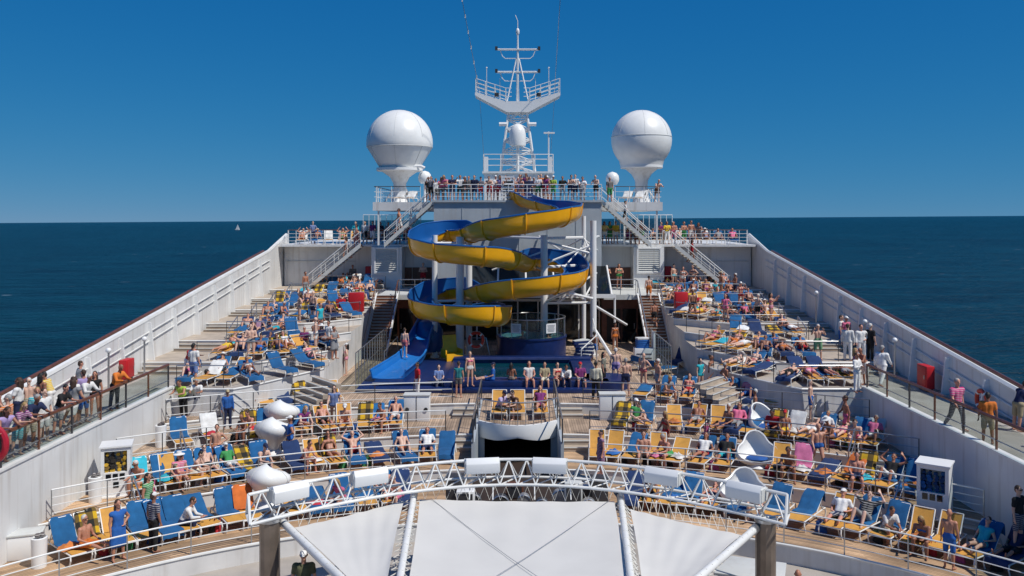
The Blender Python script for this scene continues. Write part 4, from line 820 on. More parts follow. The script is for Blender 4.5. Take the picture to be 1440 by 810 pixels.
for lab, x, y, z in (('white service unit with two round hatches left of the curved balcony',(586-728)/1200*38.4,38.6,-.5),('white service unit with a round hatch on the right terrace beside blue loungers',(862-728)/1200*38.4,38.8,-.5)):
    t = thing('service_unit', lab, 'service unit', (x,y,z)); b = MB(); b.box((0,0,.58),(1.15,.6,1.16)); b.build('body', WHITE2, t, bevel=.02)
    b = MB(); b.box((0,0,1.18),(1.2,.66,.05)); b.build('top', OFFW, t, smooth=0)
    for q in ((-.42,.42) if x < 0 else (.35,)):
        b = MB(); R = M.Rotation(pi/2,3,'X'); b.lathe([(.09,0),(.09,.04)],14,(q,-.3,.55),0,R); b.build('round_hatch', DARKM, t)
    b = MB(); b.box((0,-.31,.58),(.02,.02,1.1)); b.build('door_seam', DARKM, t, smooth=0)
for lab, px, py, z in (('white bin with rubbish on top at the foot of the bottom left steps',55,797,-1.5),('slim white bin full of rubbish in front of the left towel cabinet',134,706,-1.0),('slim white bin on the left terrace beside the step rail',226,628,-.5),('white bin beside the right tier steps',1164,566,0.0)):
    p = PZ(px,py,z); t = thing('waste_bin', lab, 'bin', p); b = MB(); b.lathe([(.2,0),(.22,.85),(.19,.87),(.17,.8)],16); b.build('body', WHITE2, t)
    b = MB(); rr = random.Random(px); [b.sph((rr.uniform(-.1,.1),rr.uniform(-.1,.1),.86+rr.uniform(0,.08)),.07,7,5) for _ in range(6)]; ob('rubbish', b.mesh('rubbish', CLOTH), t, color=(.12,.1,.1))
p = PZ(40,790,-1.5); box_thing('deck_locker','white low deck locker in the bottom left corner','locker',(p.x-.3,p.y+.4,-1.5),[('body',(.9,.6,.7),(0,0,.35),WHITE2,.03),('lid',(.95,.65,.06),(0,0,.73),OFFW,.01)],radians(20))
# white shell pods
def hood_pod(label, p, rz):
    t = thing('shell_pod', label, 'daybed', p, rz); t.scale = (1,1,.95); k = 36; prof = [(.24,0),(.2,.1),(.3,.3),(.6,.58),(.82,.8),(.9,.95),(.84,1.1),(.66,1.24),(.4,1.33),(.05,1.37)]
    def lobe(r, z, ph): q = min(1, max(0, (z-.4)/.6)); return r*(1+.11*q*cos(3*ph+.6))*.84 + .0
    P = [[V((lobe(r,z,2*pi*j/k)*cos(2*pi*j/k)*1.05, lobe(r,z,2*pi*j/k)*sin(2*pi*j/k)*.85, z*(1+.1*q_*sin(2*pi*j/k)))) for j in range(k+1)] for r, z in prof for q_ in (min(1,z),)]
    b = MB(); b.grid([row_[::-1] for row_ in P]); ob('shell', b.mesh('shell', SHELL, 70), t)
    b = MB(); b.lathe([(.42,0),(.36,.05),(.2,.12)],18); b.build('foot', WHITE2, t)
    b = MB(); [b.tube([P[i][int(k*f)]*1.002 for i in range(2,10)], .012, 4) for f in (.2,.53,.87)]; b.build('shell_seam', OFFW, t)
def pod(label, p, rz, tilt, cushion=True):
    if 'left' in label: return hood_pod(label, p, rz)
    t = thing('shell_pod', label, 'daybed', p, rz); b = MB(); n, k = 20, 28; P = []
    for i in range(n+1):
        th = pi - (pi*.62)*i/n; row = []
        for j in range(k+1):
            ph = 2*pi*j/k; r = .68*(1+.22*cos(3*ph+pi/2)*sin(th)**2*(i/n)); cut = .30*max(0,cos(ph+pi/2))*(i/n)**2
            row.append(V((r*1.12*sin(th-cut*0)*cos(ph), r*sin(th)*sin(ph), r*.72*cos(th) - cut*.8)))
        P.append(row)
    R = M.Rotation(tilt,3,'X'); P = [[R @ q + V((0,0,.66)) for q in r] for r in P]
    b.grid(P); ob('shell', solid(b.mesh('shell', SHELL), .05), t)
    b = MB(); b.lathe([(.38,0),(.3,.08),(.16,.2)],18); b.build('foot', WHITE2, t)
    if cushion:
        b = MB(); b.sph((0,-.08,.33),.42,16,8,0,(1,.8,.22)); ob('cushion', b.mesh('cushion', TOWEL), t, color=(.02,.1,.35))
    return t
for lab, px, d, z, rz, tl in (('white shell pod on the left third terrace seen from behind',395,36.3,-.5,radians(165),.42),('white shell pod left of centre behind a man with a cap',384,34.2,-.75,radians(165),.4),('white shell pod at the left end of the truss',376,29.4,-1.25,radians(160),.4),
    ('white shell pod in half shade on the right third terrace',1074,36.2,-.5,radians(20),.55),('open white shell pod with blue cushion on the right second terrace',1064,33.0,-.95,radians(-5),.7),('white shell pod behind the right end of the truss',1046,29.3,-1.25,radians(-20),.5)):
    pod(lab, ((px-728)/1200*d, d, z), rz, tl)
# far sailboat
t = thing('sailing_boat', 'tiny white sailing boat near the horizon on the left', 'boat', (-1130,3440,SEA_Z-7.9))
b = MB(); b.prism([(-9,-2),(6,-2),(10,0),(6,2),(-9,2)],0,2.2); b.build('hull', WHITE2, t, smooth=0)
b = MB(); b.add([(-6,0,3.5),(1.5,0,3.5),(2,0,24),(-6,.3,3.5),(1.5,.3,3.5),(2,.3,24)],[(0,1,2),(5,4,3),(0,2,5,3),(1,4,5,2)]); b.add([(2.4,0,3),(9,0,3),(2.4,0,20),(2.4,.3,3),(9,.3,3),(2.4,.3,20)],[(0,1,2),(5,4,3),(1,4,5,2)]); b.build('sail', WHITE2, t, smooth=0)
b = MB(); b.cyl((2.1,0,2),.2,24,6); b.build('mast', DARKM, t)
# ------------------------------------------------------------------ sun loungers and towels
SEAT = .36; HY = .22; BL = .80
LM = {}
def tube_obj_mesh(name, polylines, r, m): b = MB(); [b.tube(p, r, 6) for p in polylines]; return b.mesh(name, m)
def lounger_meshes():
    for kind, ang in (('up', 53), ('mid', 38), ('flat', 10)):
        a = radians(ang); top = V((0, HY+BL*cos(a), SEAT+BL*sin(a)))
        fr = [[(s*.33,-.92,SEAT-.03),(s*.33,HY,SEAT-.03),(s*.33,HY+.7,SEAT-.03)] for s in (-1,1)] + [[(-.33,-.92,SEAT-.03),(.33,-.92,SEAT-.03)],[(-.33,HY,SEAT-.03),(.33,HY,SEAT-.03)],[(-.33,HY+.7,SEAT-.03),(.33,HY+.7,SEAT-.03)]]
        bf = [[(s*.31,HY,SEAT+.0),(s*.31,top.y,top.z)] for s in (-1,1)] + [[(-.31,top.y,top.z),(.31,top.y,top.z)]] + [[(s*.3,HY+.45*cos(a),SEAT+.45*sin(a)),(s*.3,HY+.5,SEAT-.03)] for s in (-1,1)]
        b = MB(); b.grid([[V((x, y, SEAT+.012-.03*(1-(x/.31)**2)*.6)) for x in (-.31,-.15,0,.15,.31)] for y in (-.93,-.6,-.3,0,HY-.01)]); seat = solid(b.mesh('seat_sling', SLING), .018)
        b = MB(); b.grid([[V((x, HY+t*cos(a)+.02*(1-(x/.31)**2)*sin(a), SEAT+.012+t*sin(a)-.02*(1-(x/.31)**2)*cos(a))) for x in (-.31,-.15,0,.15,.31)] for t in (.01,.2,.4,.6,BL)]); back = solid(b.mesh('back_sling', SLING), .018)
        LM[kind] = dict(frame=tube_obj_mesh('frame', fr, .022, FRAME), back_frame=tube_obj_mesh('back_frame', bf, .02, FRAME), seat_sling=seat, back_sling=back)
    b = MB(); b.tube([(-.35,-.86,0),(-.35,-.95,.2),(-.34,-.9,SEAT-.02)], .024, 6); LM['leg_f'] = b.mesh('leg', FRAME)
    b = MB(); b.tube([(-.35,.86,0),(-.35,.92,.2),(-.34,.88,SEAT-.02)], .024, 6); LM['leg_b'] = b.mesh('leg', FRAME)
lounger_meshes()
TM = {}
def towel_mesh(kind, ext, seed, m, mname):
    key = (kind, ext, seed, mname)
    if key in TM: return TM[key]
    ang = {'up': 53, 'mid': 38, 'flat': 10}[kind]; a = radians(ang); rr = random.Random(seed*7+hash(ext) % 5)
    path = []                                                     # from behind the top of the back, down it and along the seat
    top = (HY+BL*cos(a), SEAT+BL*sin(a))
    for t in (.30,.15): path.append((top[0]+.05+.0*t, top[1]-t))
    path.append((top[0]+.03, top[1]+.035))
    for t in [BL*(1-i/7) for i in range(1,8)]: path.append((HY+t*cos(a)-.035*sin(a), SEAT+.01+t*sin(a)+.035*cos(a)))
    end = {'l': -.9, 'm': -.28, 's': .1}[ext]; n = max(1, int((HY-end)/.12))
    for i in range(1, n+1): path.append((HY-.03-(HY-end)*i/n, SEAT+.035))
    if ext == 'l': path += [(end-.06, SEAT-.02), (end-.07, SEAT-.15)]
    P, ph = [], [rr.uniform(0,6) for _ in range(4)]; wv = rr.uniform(-.04,.04)
    L = 0; uvs = []
    for i, (y, z) in enumerate(path):
        if i: L += sqrt((y-path[i-1][0])**2+(z-path[i-1][1])**2)
        row = []
        for j in range(11):
            u = j/10-.5; x = u*.66+wv*sin(L*2.5+ph[3]); wr = .02*sin(u*9+L*4+ph[0])+.018*sin(L*11+u*4+ph[1])+.012*sin(u*21+ph[2]+L*3); dr = -.05 if abs(u) > .47 else 0
            row.append(V((x, y - wr*sin(a)*.6, z+abs(wr)*.8+dr*.6))); uvs.append((u*3.2+5, L*4.2))
        P.append(row)
    b = MB(); b.grid(P); me = b.mesh('towel', m)
    uv = me.uv_layers.new(name='UVMap')
    for lp in me.loops: uv.data[lp.index].uv = uvs[lp.vertex_index]
    TM[key] = solid(me, .014); return me
TCOL = {'B': ('blue', (.011,.105,.275)), 'b': ('blue', (.012,.115,.29)), 'W': ('white', (.72,.72,.7)), 'O': ('orange', (.6,.15,.03)), 'N': ('navy', (.015,.04,.13)), 'T': ('turquoise', (.03,.40,.52)), 'P': ('pink', (.65,.18,.34)), 'K': ('checked', None), 'k': ('checked', None)}
KN = {'up': 'upright', 'mid': 'half raised', 'flat': 'flat'}
def lounger(x, y, z, rz, code, where, kind='up', group='sun loungers on the terraces', occ=None, seed=0):
    d = {'B':'blue','b':'blue','W':'white','O':'orange','N':'navy','T':'turquoise','P':'pink','K':'checked','k':'checked','Y':'mustard'}[code]
    t = thing('sun_lounger', '%s %s lounger%s %s' % (d, KN[kind], ', occupied,' if occ else '', where), 'sun lounger', (x,y,z), rz, group)
    for nm, me in LM[kind].items(): ob(nm, me, t)
    for me in (LM['leg_f'], LM['leg_b']):
        for s in (1,-1): a = ob('leg', me, t); a.scale.x = s
    if code != 'Y':
        cn, cc = TCOL[code]; ext = {'B':'l','b':'m','W':'s','O':'s','N':'l','T':'s','P':'m','K':'l','k':'s'}[code]
        me = towel_mesh(kind, ext, seed % 3, CHECK if cn == 'checked' else TOWEL, cn == 'checked')
        j = 1+rnd.uniform(-.12,.12)
        o = ob('beach_towel', me, None, (x,y,z), rz, tuple(q*j for q in cc) if cc else None)
        tag(o, '%s towel%s %s' % ('checked' if cn == 'checked' else cn, ' under a sunbather' if occ else ' on empty lounger', where), 'towel', 'towels on the loungers')
    if occ: sunbather(x, y, z, rz, kind, occ, where)
    return t
# ------------------------------------------------------------------ people
VOX = .017
def remesh(b, name, m, vox=VOX, it=3):
    me = b.mesh('tmp', [], 0); o = bpy.data.objects.new('tmp', me); COL.objects.link(o)
    r = o.modifiers.new('r','REMESH'); r.mode = 'VOXEL'; r.voxel_size = vox; r.use_smooth_shade = True
    s = o.modifiers.new('s','SMOOTH'); s.factor = .5; s.iterations = it
    bpy.context.view_layer.update(); dg = bpy.context.evaluated_depsgraph_get()
    out = bpy.data.meshes.new_from_object(o.evaluated_get(dg)); out.name = name; out.materials.clear(); out.materials.append(m)
    bpy.data.objects.remove(o); bpy.data.meshes.remove(me)
    out.polygons.foreach_set('use_smooth', [True]*len(out.polygons)); return out
nv = lambda *a: V(a).normalized()
POSES = {
 'stand': dict(u=(0,0,1), th=((.05,-.02,-1),(-.05,.03,-1)), sh=((.03,.02,-1),(-.03,.06,-1)), ua=((.22,.06,-1),(-.22,.02,-1)), fa=((.06,-.25,-1),(-.08,-.2,-1)), base='f'),
 'hips': dict(u=(0,.03,1), th=((.10,-.02,-1),(-.08,0,-1)), sh=((.04,.03,-1),(-.03,.03,-1)), ua=((.65,.25,-.8),(-.2,.0,-1)), fa=((-.7,-.5,-.45),(-.05,-.3,-1)), base='f'),
 'fold': dict(u=(0,.02,1), th=((.06,0,-1),(-.06,0,-1)), sh=((.03,.03,-1),(-.03,.03,-1)), ua=((.3,-.25,-1),(-.3,-.25,-1)), fa=((-.75,-.55,.15),(.75,-.6,.1)), base='f'),
 'lean': dict(u=(0,-.42,1), th=((.07,.05,-1),(-.07,.12,-1)), sh=((.02,.06,-1),(-.02,.14,-1)), ua=((.28,-.55,-.75),(-.28,-.55,-.75)), fa=((-.35,-.9,.05),(.3,-.9,.05)), base='f'),
 'photo': dict(u=(0,.02,1), th=((.08,0,-1),(-.08,0,-1)), sh=((.03,.03,-1),(-.03,.05,-1)), ua=((.4,-.75,-.35),(-.4,-.75,-.35)), fa=((-.35,-.45,.85),(.35,-.45,.85)), base='f'),
 'walk': dict(u=(0,-.06,1), th=((.04,-.38,-1),(-.04,.28,-1)), sh=((.02,-.02,-1),(-.02,.6,-.9)), ua=((.2,.3,-1),(-.2,-.3,-1)), fa=((.1,-.15,-1),(-.05,-.7,-.8)), base='f'),
 'edge': dict(u=(0,.03,1), th=((.14,-1,-.06),(-.14,-1,-.06)), sh=((.06,-.12,-1),(-.04,.05,-1)), ua=((.25,-.3,-1),(-.25,-.3,-1)), fa=((-.25,-.9,-.1),(.25,-.9,-.2)), base='s'),
 'hunch': dict(u=(0,-.5,.9), th=((.2,-1,.02),(-.2,-1,.02)), sh=((.06,-.05,-1),(-.04,.1,-1)), ua=((.12,-.45,-.9),(-.12,-.45,-.9)), fa=((-.25,-.8,-.1),(.25,-.85,0)), base='s'),
 'long': dict(u=(0,.05,1), th=((.12,-1,.12),(-.12,-1,.12)), sh=((.05,-1,-.12),(-.05,-1,-.14)), ua=((.3,-.15,-1),(-.3,-.15,-1)), fa=((-.2,-.9,-.25),(.2,-.9,-.25)), base='s'),
 'rup': dict(u=(0,.58,.85), th=((.12,-1,.14),(-.12,-1,.12)), sh=((.05,-1,-.16),(-.05,-1,-.14)), ua=((.4,-.15,-.9),(-.4,-.15,-.9)), fa=((-.4,-.9,.02),(.25,-.95,-.1)), base='s'),
 'rknee': dict(u=(0,.58,.85), th=((.12,-.75,.7),(-.12,-1,.15)), sh=((.02,-.5,-.85),(-.05,-1,-.14)), ua=((.35,-.3,-.9),(-.4,-.1,-.9)), fa=((-.3,-.85,.4),(.2,-.95,-.1)), base='s'),
 'rarm': dict(u=(0,.58,.85), th=((.14,-.8,.62),(-.14,-.75,.7)), sh=((.04,-.55,-.85),(-.04,-.5,-.85)), ua=((.85,.25,.45),(-.85,.25,.45)), fa=((-.6,.4,.75),(.6,.3,.8)), base='s'),
 'rmid': dict(u=(0,.78,.64), th=((.12,-1,.12),(-.12,-.8,.6)), sh=((.05,-1,-.14),(-.04,-.55,-.85)), ua=((.45,-.15,-.85),(-.45,-.2,-.8)), fa=((-.3,-.9,.1),(.4,-.8,.3)), base='s'),
 'supine': dict(u=(0,.99,.12), th=((.1,-1,.03),(-.1,-1,.05)), sh=((.06,-1,-.05),(-.06,-1,-.05)), ua=((.5,-.75,-.2),(-.5,-.75,-.2)), fa=((.1,-1,-.05),(-.1,-1,-.05)), base='s'),
 'prone': dict(u=(0,1,.06), th=((.08,-1,-.02),(-.08,-1,-.02)), sh=((.03,-1,.02),(-.03,-1,.04)), ua=((.75,.6,-.1),(-.75,.6,-.1)), fa=((-.8,.6,.0),(.8,.6,.0)), base='p'),
}
PM = {}
def build_pose(name):
    d = POSES[name]; prone = d['base'] == 'p'; s = V((-1,0,0)) if prone else V((1,0,0))
    u = nv(*d['u']); f = s.cross(u).normalized(); Pv = V((0,0,0))
    hd = (u*.6 + V((0,0,.4))).normalized() if not prone else nv(0,1,.25)
    if name in ('lean','hunch'): hd = nv(0,-.35,1)
    hf = s.cross(hd).normalized()
    N = u*.5; H = N + hd*.17; sg = (1,-1)
    shd = [u*.43 + V((q*.175,0,0)) for q in sg]; hip = [V((q*.09,0,0)) - u*.04 for q in sg]
    elb = [shd[i] + nv(*d['ua'][i])*.285 for i in (0,1)]; wr = [elb[i] + nv(*d['fa'][i])*.25 for i in (0,1)]
    kn = [hip[i] + nv(*d['th'][i])*.43 for i in (0,1)]; an = [kn[i] + nv(*d['sh'][i])*.42 for i in (0,1)]
    def footd(i):
        sh_ = nv(*d['sh'][i]); 
        if prone: return nv(0,-.9,-.3)
        q = V((sg[i]*.25,-1,0)) if d['base'] == 'f' or sh_.z < -.6 else V((sg[i]*.25,-.35,1)); q -= sh_*q.dot(sh_)*.7; return q.normalized()
    ft = [footd(i) for i in (0,1)]
    body = MB(); A = body.capsule
    A(hip[0],.1,hip[1],.1); 
    for q in sg: A(V((q*.05,0,0)),.105,u*.2+V((q*.045,0,0)),.098); A(u*.2+V((q*.045,0,0)),.098,u*.36+V((q*.075,0,0)),.1)
    A(shd[0]-u*.02,.068,shd[1]-u*.02,.068); A(u*.40,.06,H-hd*.05,.05)
    hm = M((( s.x,-hf.x,hd.x),(s.y,-hf.y,hd.y),(s.z,-hf.z,hd.z)))
    def at(x,y,z): return H + hm @ V((x,y,z))           # head coordinates: x side, -y face, z up
    body.lathe([(max(sin(pi*i/12),1e-3), -cos(pi*i/12)) for i in range(13)], 16, H+hd*.02, 0, hm @ M.Diagonal(V((.076,.095,.115))))
    A(at(0,-.03,-.06),.055,at(0,-.055,-.075),.04); A(at(0,-.09,.015),.014,at(0,-.108,-.018),.019)
    for q in sg: A(at(q*.076,.005,0),.02,at(q*.08,.012,.02),.018)
    for i in (0,1):
        fd = nv(*d['fa'][i]); A(shd[i],.056,elb[i],.042); A(elb[i],.042,wr[i],.027)
        pn = fd.cross(V((0,0,1))); pn = (pn if pn.length > .2 else V((1,0,0))).normalized(); 
        side = pn.cross(fd).normalized() if d['base'] == 'f' and fd.z < -.5 else pn
        dn = side.cross(fd).normalized()
        for q in (-.022,.022): A(wr[i]+fd*.01+side*q*.6,.02,wr[i]+fd*.085+side*q,.019)
        for k, ln in enumerate((.062,.075,.07,.052)):
            a0 = wr[i]+fd*.085+side*(-.032+.0215*k); a1 = a0+fd*ln*.55+dn*.008; a2 = a1+fd*ln*.4+dn*.022
            A(a0,.0115,a1,.0105,6); A(a1,.0105,a2,.009,6)
        t0 = wr[i]+fd*.035+side*-.03; t1 = t0+side*-.03+fd*.03; A(t0,.015,t1,.012,6); A(t1,.012,t1+fd*.03+dn*.01,.0105,6)
        A(hip[i],.088,kn[i],.055); A(kn[i],.055,kn[i].lerp(an[i],.35),.056); A(kn[i].lerp(an[i],.3),.056,an[i],.036)
        A(an[i]+ft[i]*-.03+nv(*d['sh'][i])*.03,.035,an[i]+ft[i]*.13+nv(*d['sh'][i])*.055,.028); A(an[i]+ft[i]*.13+nv(*d['sh'][i])*.055,.03,an[i]+ft[i]*.17+nv(*d['sh'][i])*.058,.022)
    if d['base'] == 'f': off = -min(a.z for a in an)+.085
    elif d['base'] == 's': off = .115
    else: off = .13
    o3 = V((0,0,off))
    def fin(b): b.v = [(x,y,z+off) for x,y,z in b.v]; return b
    R = dict(d=d, fin=fin, u=u, f=f, s=s, hip=hip, shd=shd, elb=elb, wr=wr, kn=kn, an=an, ft=ft, H=H, at=at, hm=hm, hd=hd, sg=sg)
    R['body'] = remesh(fin(body), 'person_'+name, SKIN, .0155, 2); R['c'] = {}
    # eyes
    b = MB(); [b.sph(at(q*.032,-.088,.022), .0125, 8, 6) for q in sg]; R['c']['eyes'] = fin(b).mesh('eyes', DARKM)
    b = MB(); [b.sph(at(q*.034,-.092,.022), .03, 10, 6, 0, (1,.45,.75)) for q in sg]; b.tube([at(-.034,-.098,.028),at(.034,-.098,.028)], .006, 5); [b.tube([at(q*.06,-.085,.028),at(q*.08,.0,.026)], .005, 4) for q in sg]; R['c']['sunglasses'] = fin(b).mesh('sunglasses', BLACK)
    PM[name] = R; return R
def piece(pose, kind):
    R = PM.get(pose) or build_pose(pose)
    if kind in R['c']: return R['c'][kind]
    b = MB(); A = b.capsule; u, f, hip, kn, an, shd, elb, wr, at, H, hd, hm = (R[k] for k in ('u','f','hip','kn','an','shd','elb','wr','at','H','hd','hm'))
    def torso(e, lo=0):
        for q in (1,-1): A(u*lo+V((q*.05,0,0)),.105+e,u*.2+V((q*.045,0,0)),.098+e); A(u*.2+V((q*.045,0,0)),.098+e,u*.36+V((q*.075,0,0)),.1+e)
        A(shd[0]-u*.02,.068+e,shd[1]-u*.02,.068+e)
    def pelvis(e): A(hip[0],.1+e,hip[1],.1+e); [A(V((q*.05,0,0)),.105+e,u*.06+V((q*.045,0,0)),.1+e) for q in (1,-1)]
    m, vox = CLOTH, .02
    if kind == 'trunks': pelvis(.014); [A(hip[i],.098,hip[i].lerp(kn[i],.5),.092) for i in (0,1)]
    elif kind == 'shorts': pelvis(.016); [A(hip[i],.102,hip[i].lerp(kn[i],.88),.082) for i in (0,1)]
    elif kind == 'briefs': pelvis(.011)
    elif kind == 'trousers':
        pelvis(.016)
        for i in (0,1): A(hip[i],.104,kn[i],.074); A(kn[i],.074,kn[i].lerp(an[i],.93),.06)
    elif kind == 'bikini_top': [A(u*.33+f*.055+V((q*.075,0,0)),.07,u*.33+f*.06+V((q*.07,0,0)),.065) for q in (1,-1)]; A(u*.31+V((.09,0,0)),.088,u*.31-V((.09,0,0)),.088)
    elif kind == 'swimsuit': pelvis(.011); torso(.011); 
    elif kind == 'tee': torso(.017,.02); [A(shd[i],.075,shd[i].lerp(elb[i],.62),.066) for i in (0,1)]
    elif kind == 'vest': torso(.015,.02)
    elif kind == 'shirt':
        torso(.018,.0)
        for i in (0,1): A(shd[i],.075,elb[i],.058); A(elb[i],.058,elb[i].lerp(wr[i],.9),.042)
    elif kind == 'dress':
        torso(.015); pelvis(.02)
        [A(hip[i],.115,hip[i].lerp(kn[i],.8),.125) for i in (0,1)]; A((hip[0]+hip[1])/2,.13,(hip[0].lerp(kn[0],.75)+hip[1].lerp(kn[1],.75))/2,.13)
    elif kind == 'wrap':
        A(u*.34,.13,u*.1,.13); torso(.016,.05); pelvis(.022); [A(hip[i],.12,kn[i],.12) for i in (0,1)]; A((hip[0]+hip[1])/2,.13,(kn[0]+kn[1])/2,.13)
    elif kind in ('short','long','bun'):
        m, vox = HAIR, .016
        b.lathe([(max(sin(pi*i/12),1e-3), -cos(pi*i/12)) for i in range(13)], 16, at(0,.014,.042), 0, hm @ M.Diagonal(V((.083,.096,.102))))
        A(at(0,.055,-.01),.062,at(0,.045,-.05),.045)
        if kind == 'long': A(at(0,.065,0),.075,at(0,.085,-.2),.06); [A(at(q*.06,.03,.02),.035,at(q*.07,.04,-.16),.035) for q in (1,-1)]
        if kind == 'bun': A(at(0,.08,.09),.045,at(0,.1,.1),.04)
    elif kind == 'cap':
        b.lathe([(max(sin(pi*i/12),1e-3), -cos(pi*i/12)) for i in range(13)], 16, at(0,.0,.062), 0, hm @ M.Diagonal(V((.086,.103,.082)))); A(at(-.035,-.1,.055),.02,at(-.03,-.165,.045),.014); A(at(.035,-.1,.055),.02,at(.03,-.165,.045),.014); A(at(0,-.1,.057),.02,at(0,-.175,.045),.014); vox = .014
    elif kind == 'sunhat':
        b.lathe([(.01,.15),(.075,.14),(.092,.06),(.19,.035),(.195,.02),(.09,.03),(.01,.03)][::-1], 18, H+hd*.03, 0, hm)
        me = R['fin'](b).mesh('sunhat', CLOTH); R['c'][kind] = me; return me
    elif kind == 'camera':
        c = (wr[0]+wr[1])/2 + V((0,-.08,.05)); b.box(c, (.13,.05,.09)); b.lathe([(.032,0),(.03,.06)],10,c+V((0,-.02,0)),0,M.Rotation(pi/2,3,'X')); me = R['fin'](b).mesh('camera', DARKM); R['c'][kind] = me; return me
    me = remesh(R['fin'](b), kind, m, vox, 3); R['c'][kind] = me; return me
WEAR = dict(T='tee', S='shirt', V='vest', B='bikini_top', W='swimsuit', D='dress', R='wrap', k='trunks', s='shorts', b='briefs', t='trousers')
DESC = dict(tee='tee', shirt='shirt', vest='vest', bikini_top='bikini', swimsuit='swimsuit', dress='dress', wrap='towel wrap', trunks='trunks', shorts='shorts', briefs='briefs', trousers='trousers')
DOING = dict(stand='standing', hips='standing hand on hip', fold='standing arms folded', lean='leaning forward', photo='taking a photograph', walk='walking', edge='sitting', hunch='hunched', long='sitting',
             rup='reclining', rknee='reclining knee up', rarm='reclining arms up', rmid='half lying', supine='lying face up', prone='lying prone')
def person(pose, loc, rz, wear, where, skin=None, scale=None, group=None, cat='person'):
    """wear: 'T.red t.navy h.brown' = top, bottom, hair (h short, l long, n bun), c cap, y sunhat, g sunglasses"""
    R = PM.get(pose) or build_pose(pose); sk = SK[rnd.randrange(len(SK))] if skin is None else SK[skin]
    o = ob('person', R['body'], None, loc, rz, sk); q = scale or rnd.uniform(.95,1.05); wd = rnd.uniform(.94,1.16); o.scale = (q*wd, q*(wd if R['d']['base'] == 'f' else 1), q)
    words_, extra = [], []
    for tok in wear.split():
        k, _, cn = tok.partition('.')
        if k in WEAR:
            nm = WEAR[k]; ob(nm, piece(pose, nm), o, color=(lambda j: tuple(min(.85, v*j) for v in C[cn]))(rnd.uniform(.85,1.12))); words_.append('%s %s' % (cn, DESC[nm])) if not (nm == 'briefs' and words_) else None
        elif k in 'hln':
            if HC.get(cn): ob('hair', piece(pose, {'h':'short','l':'long','n':'bun'}[k]), o, color=HC[cn])
            else: extra.append('bald')
        elif k == 'c': ob('cap', piece(pose,'cap'), o, color=C[cn]); extra.append(cn+' cap')
        elif k == 'y': ob('sunhat', piece(pose,'sunhat'), o, color=C[cn]); extra.append(cn+' hat')
        elif k == 'g': ob('sunglasses', piece(pose,'sunglasses'), o)
        elif k == 'p': ob('camera', piece(pose,'camera'), o)
    if 'g' not in wear.split(): ob('eyes', piece(pose,'eyes'), o)
    top = any(t[0] in 'TSVBWDR' for t in wear.split())
    lab = '%s in %s%s %s' % ('person' if top else 'shirtless person', ' and '.join(words_[:2]), (', '+extra[0]) if extra and extra[0] != 'bald' else '', '%s %s' % (DOING[pose], where.replace('on a lounger ','')))
    return tag(o, lab, cat, group)
COLS = ['red','navy','black','blue','white','turquoise','pink','green','orange','purple','grey','yellow']
def rwear(kind='swim'):
    h = rnd.choice(['h.brown','h.black','h.grey','l.brown','l.blond','l.black','n.brown','h.brown','h.white','h.bald'])
    fem = h[0] in 'ln'
    if kind == 'swim':
        s = 'W.%s' % rnd.choice(COLS) if fem and rnd.random() < .4 else ('B.{0} b.{0}'.format(rnd.choice(COLS)) if fem else rnd.choice(['k','k','s','b'])+'.'+rnd.choice(COLS))
    else:
        s = rnd.choice(['T','T','V','S'])+'.'+rnd.choice(['white','white','navy','black','red','blue','grey','pink','purple','orange','lilac','yellow'])+' '+rnd.choice(['s','s','t','k'])+'.'+rnd.choice(['navy','black','khaki','white','blue','grey','brown'])
        if rnd.random() < .3: s = rnd.choice(['k','s'])+'.'+rnd.choice(COLS)
        if fem and rnd.random() < .25: s = 'D.'+rnd.choice(COLS)
    x = rnd.random()
    return s+' '+h+(' c.'+rnd.choice(['white','navy','red','khaki']) if x < .1 else ' y.'+rnd.choice(['white','cream']) if x < .14 else ' g' if x < .4 else '')
def sunbather(x, y, z, rz, kind, occ, where):
    pose, wear = occ if isinstance(occ, tuple) else (occ, None)
    if pose == 'r': pose = {'up': rnd.choice(['rup','rknee','rup','rarm','hunch','rknee']), 'mid': 'rmid', 'flat': rnd.choice(['supine','prone'])}[kind]
    wear = wear or rwear()
    ly = {'rup':.12,'rknee':.12,'rarm':.12,'rmid':.1,'supine':.1,'prone':.1,'long':.0,'hunch':-.35,'edge':-.35}[pose]
    p = M.Rotation(rz,3,'Z') @ V((0,ly,0)); r2 = rz
    if pose in ('hunch','edge'): r2 = rz + rnd.choice([0, .9, -.9, .4])
    person(pose, (x+p.x, y+p.y, z+SEAT+.03+(.03 if pose in ('prone',) else 0)), r2, wear, 'on '+where[3:] if 0 else where, group='sunbathers on the loungers')
def rowpos(R, px):
    k = (px-728)/1200; a = k*k+1; d = (2*YC + sqrt(4*YC*YC - 4*a*(YC*YC-R*R)))/(2*a); return k*d, d, -1.2*atan2(k*d, d-YC)
def row(R, z, where, items, group):
    for it in items:
        px, code = it[0], it[1]; code = 'b' if code == 'B' and rnd.random() < .65 else code; occ = it[2] if len(it) > 2 else None; kind = it[3] if len(it) > 3 else 'up'
        x, y, rz = rowpos(R+rnd.uniform(-.12,.12), px); kind = rnd.choice(['up','up','mid']) if kind == 'up' and not occ else kind; lounger(x, y, z, rz+rnd.uniform(-.15,.15), code, where % ('left' if px < 728 else 'right'), kind, group, occ, int(px))
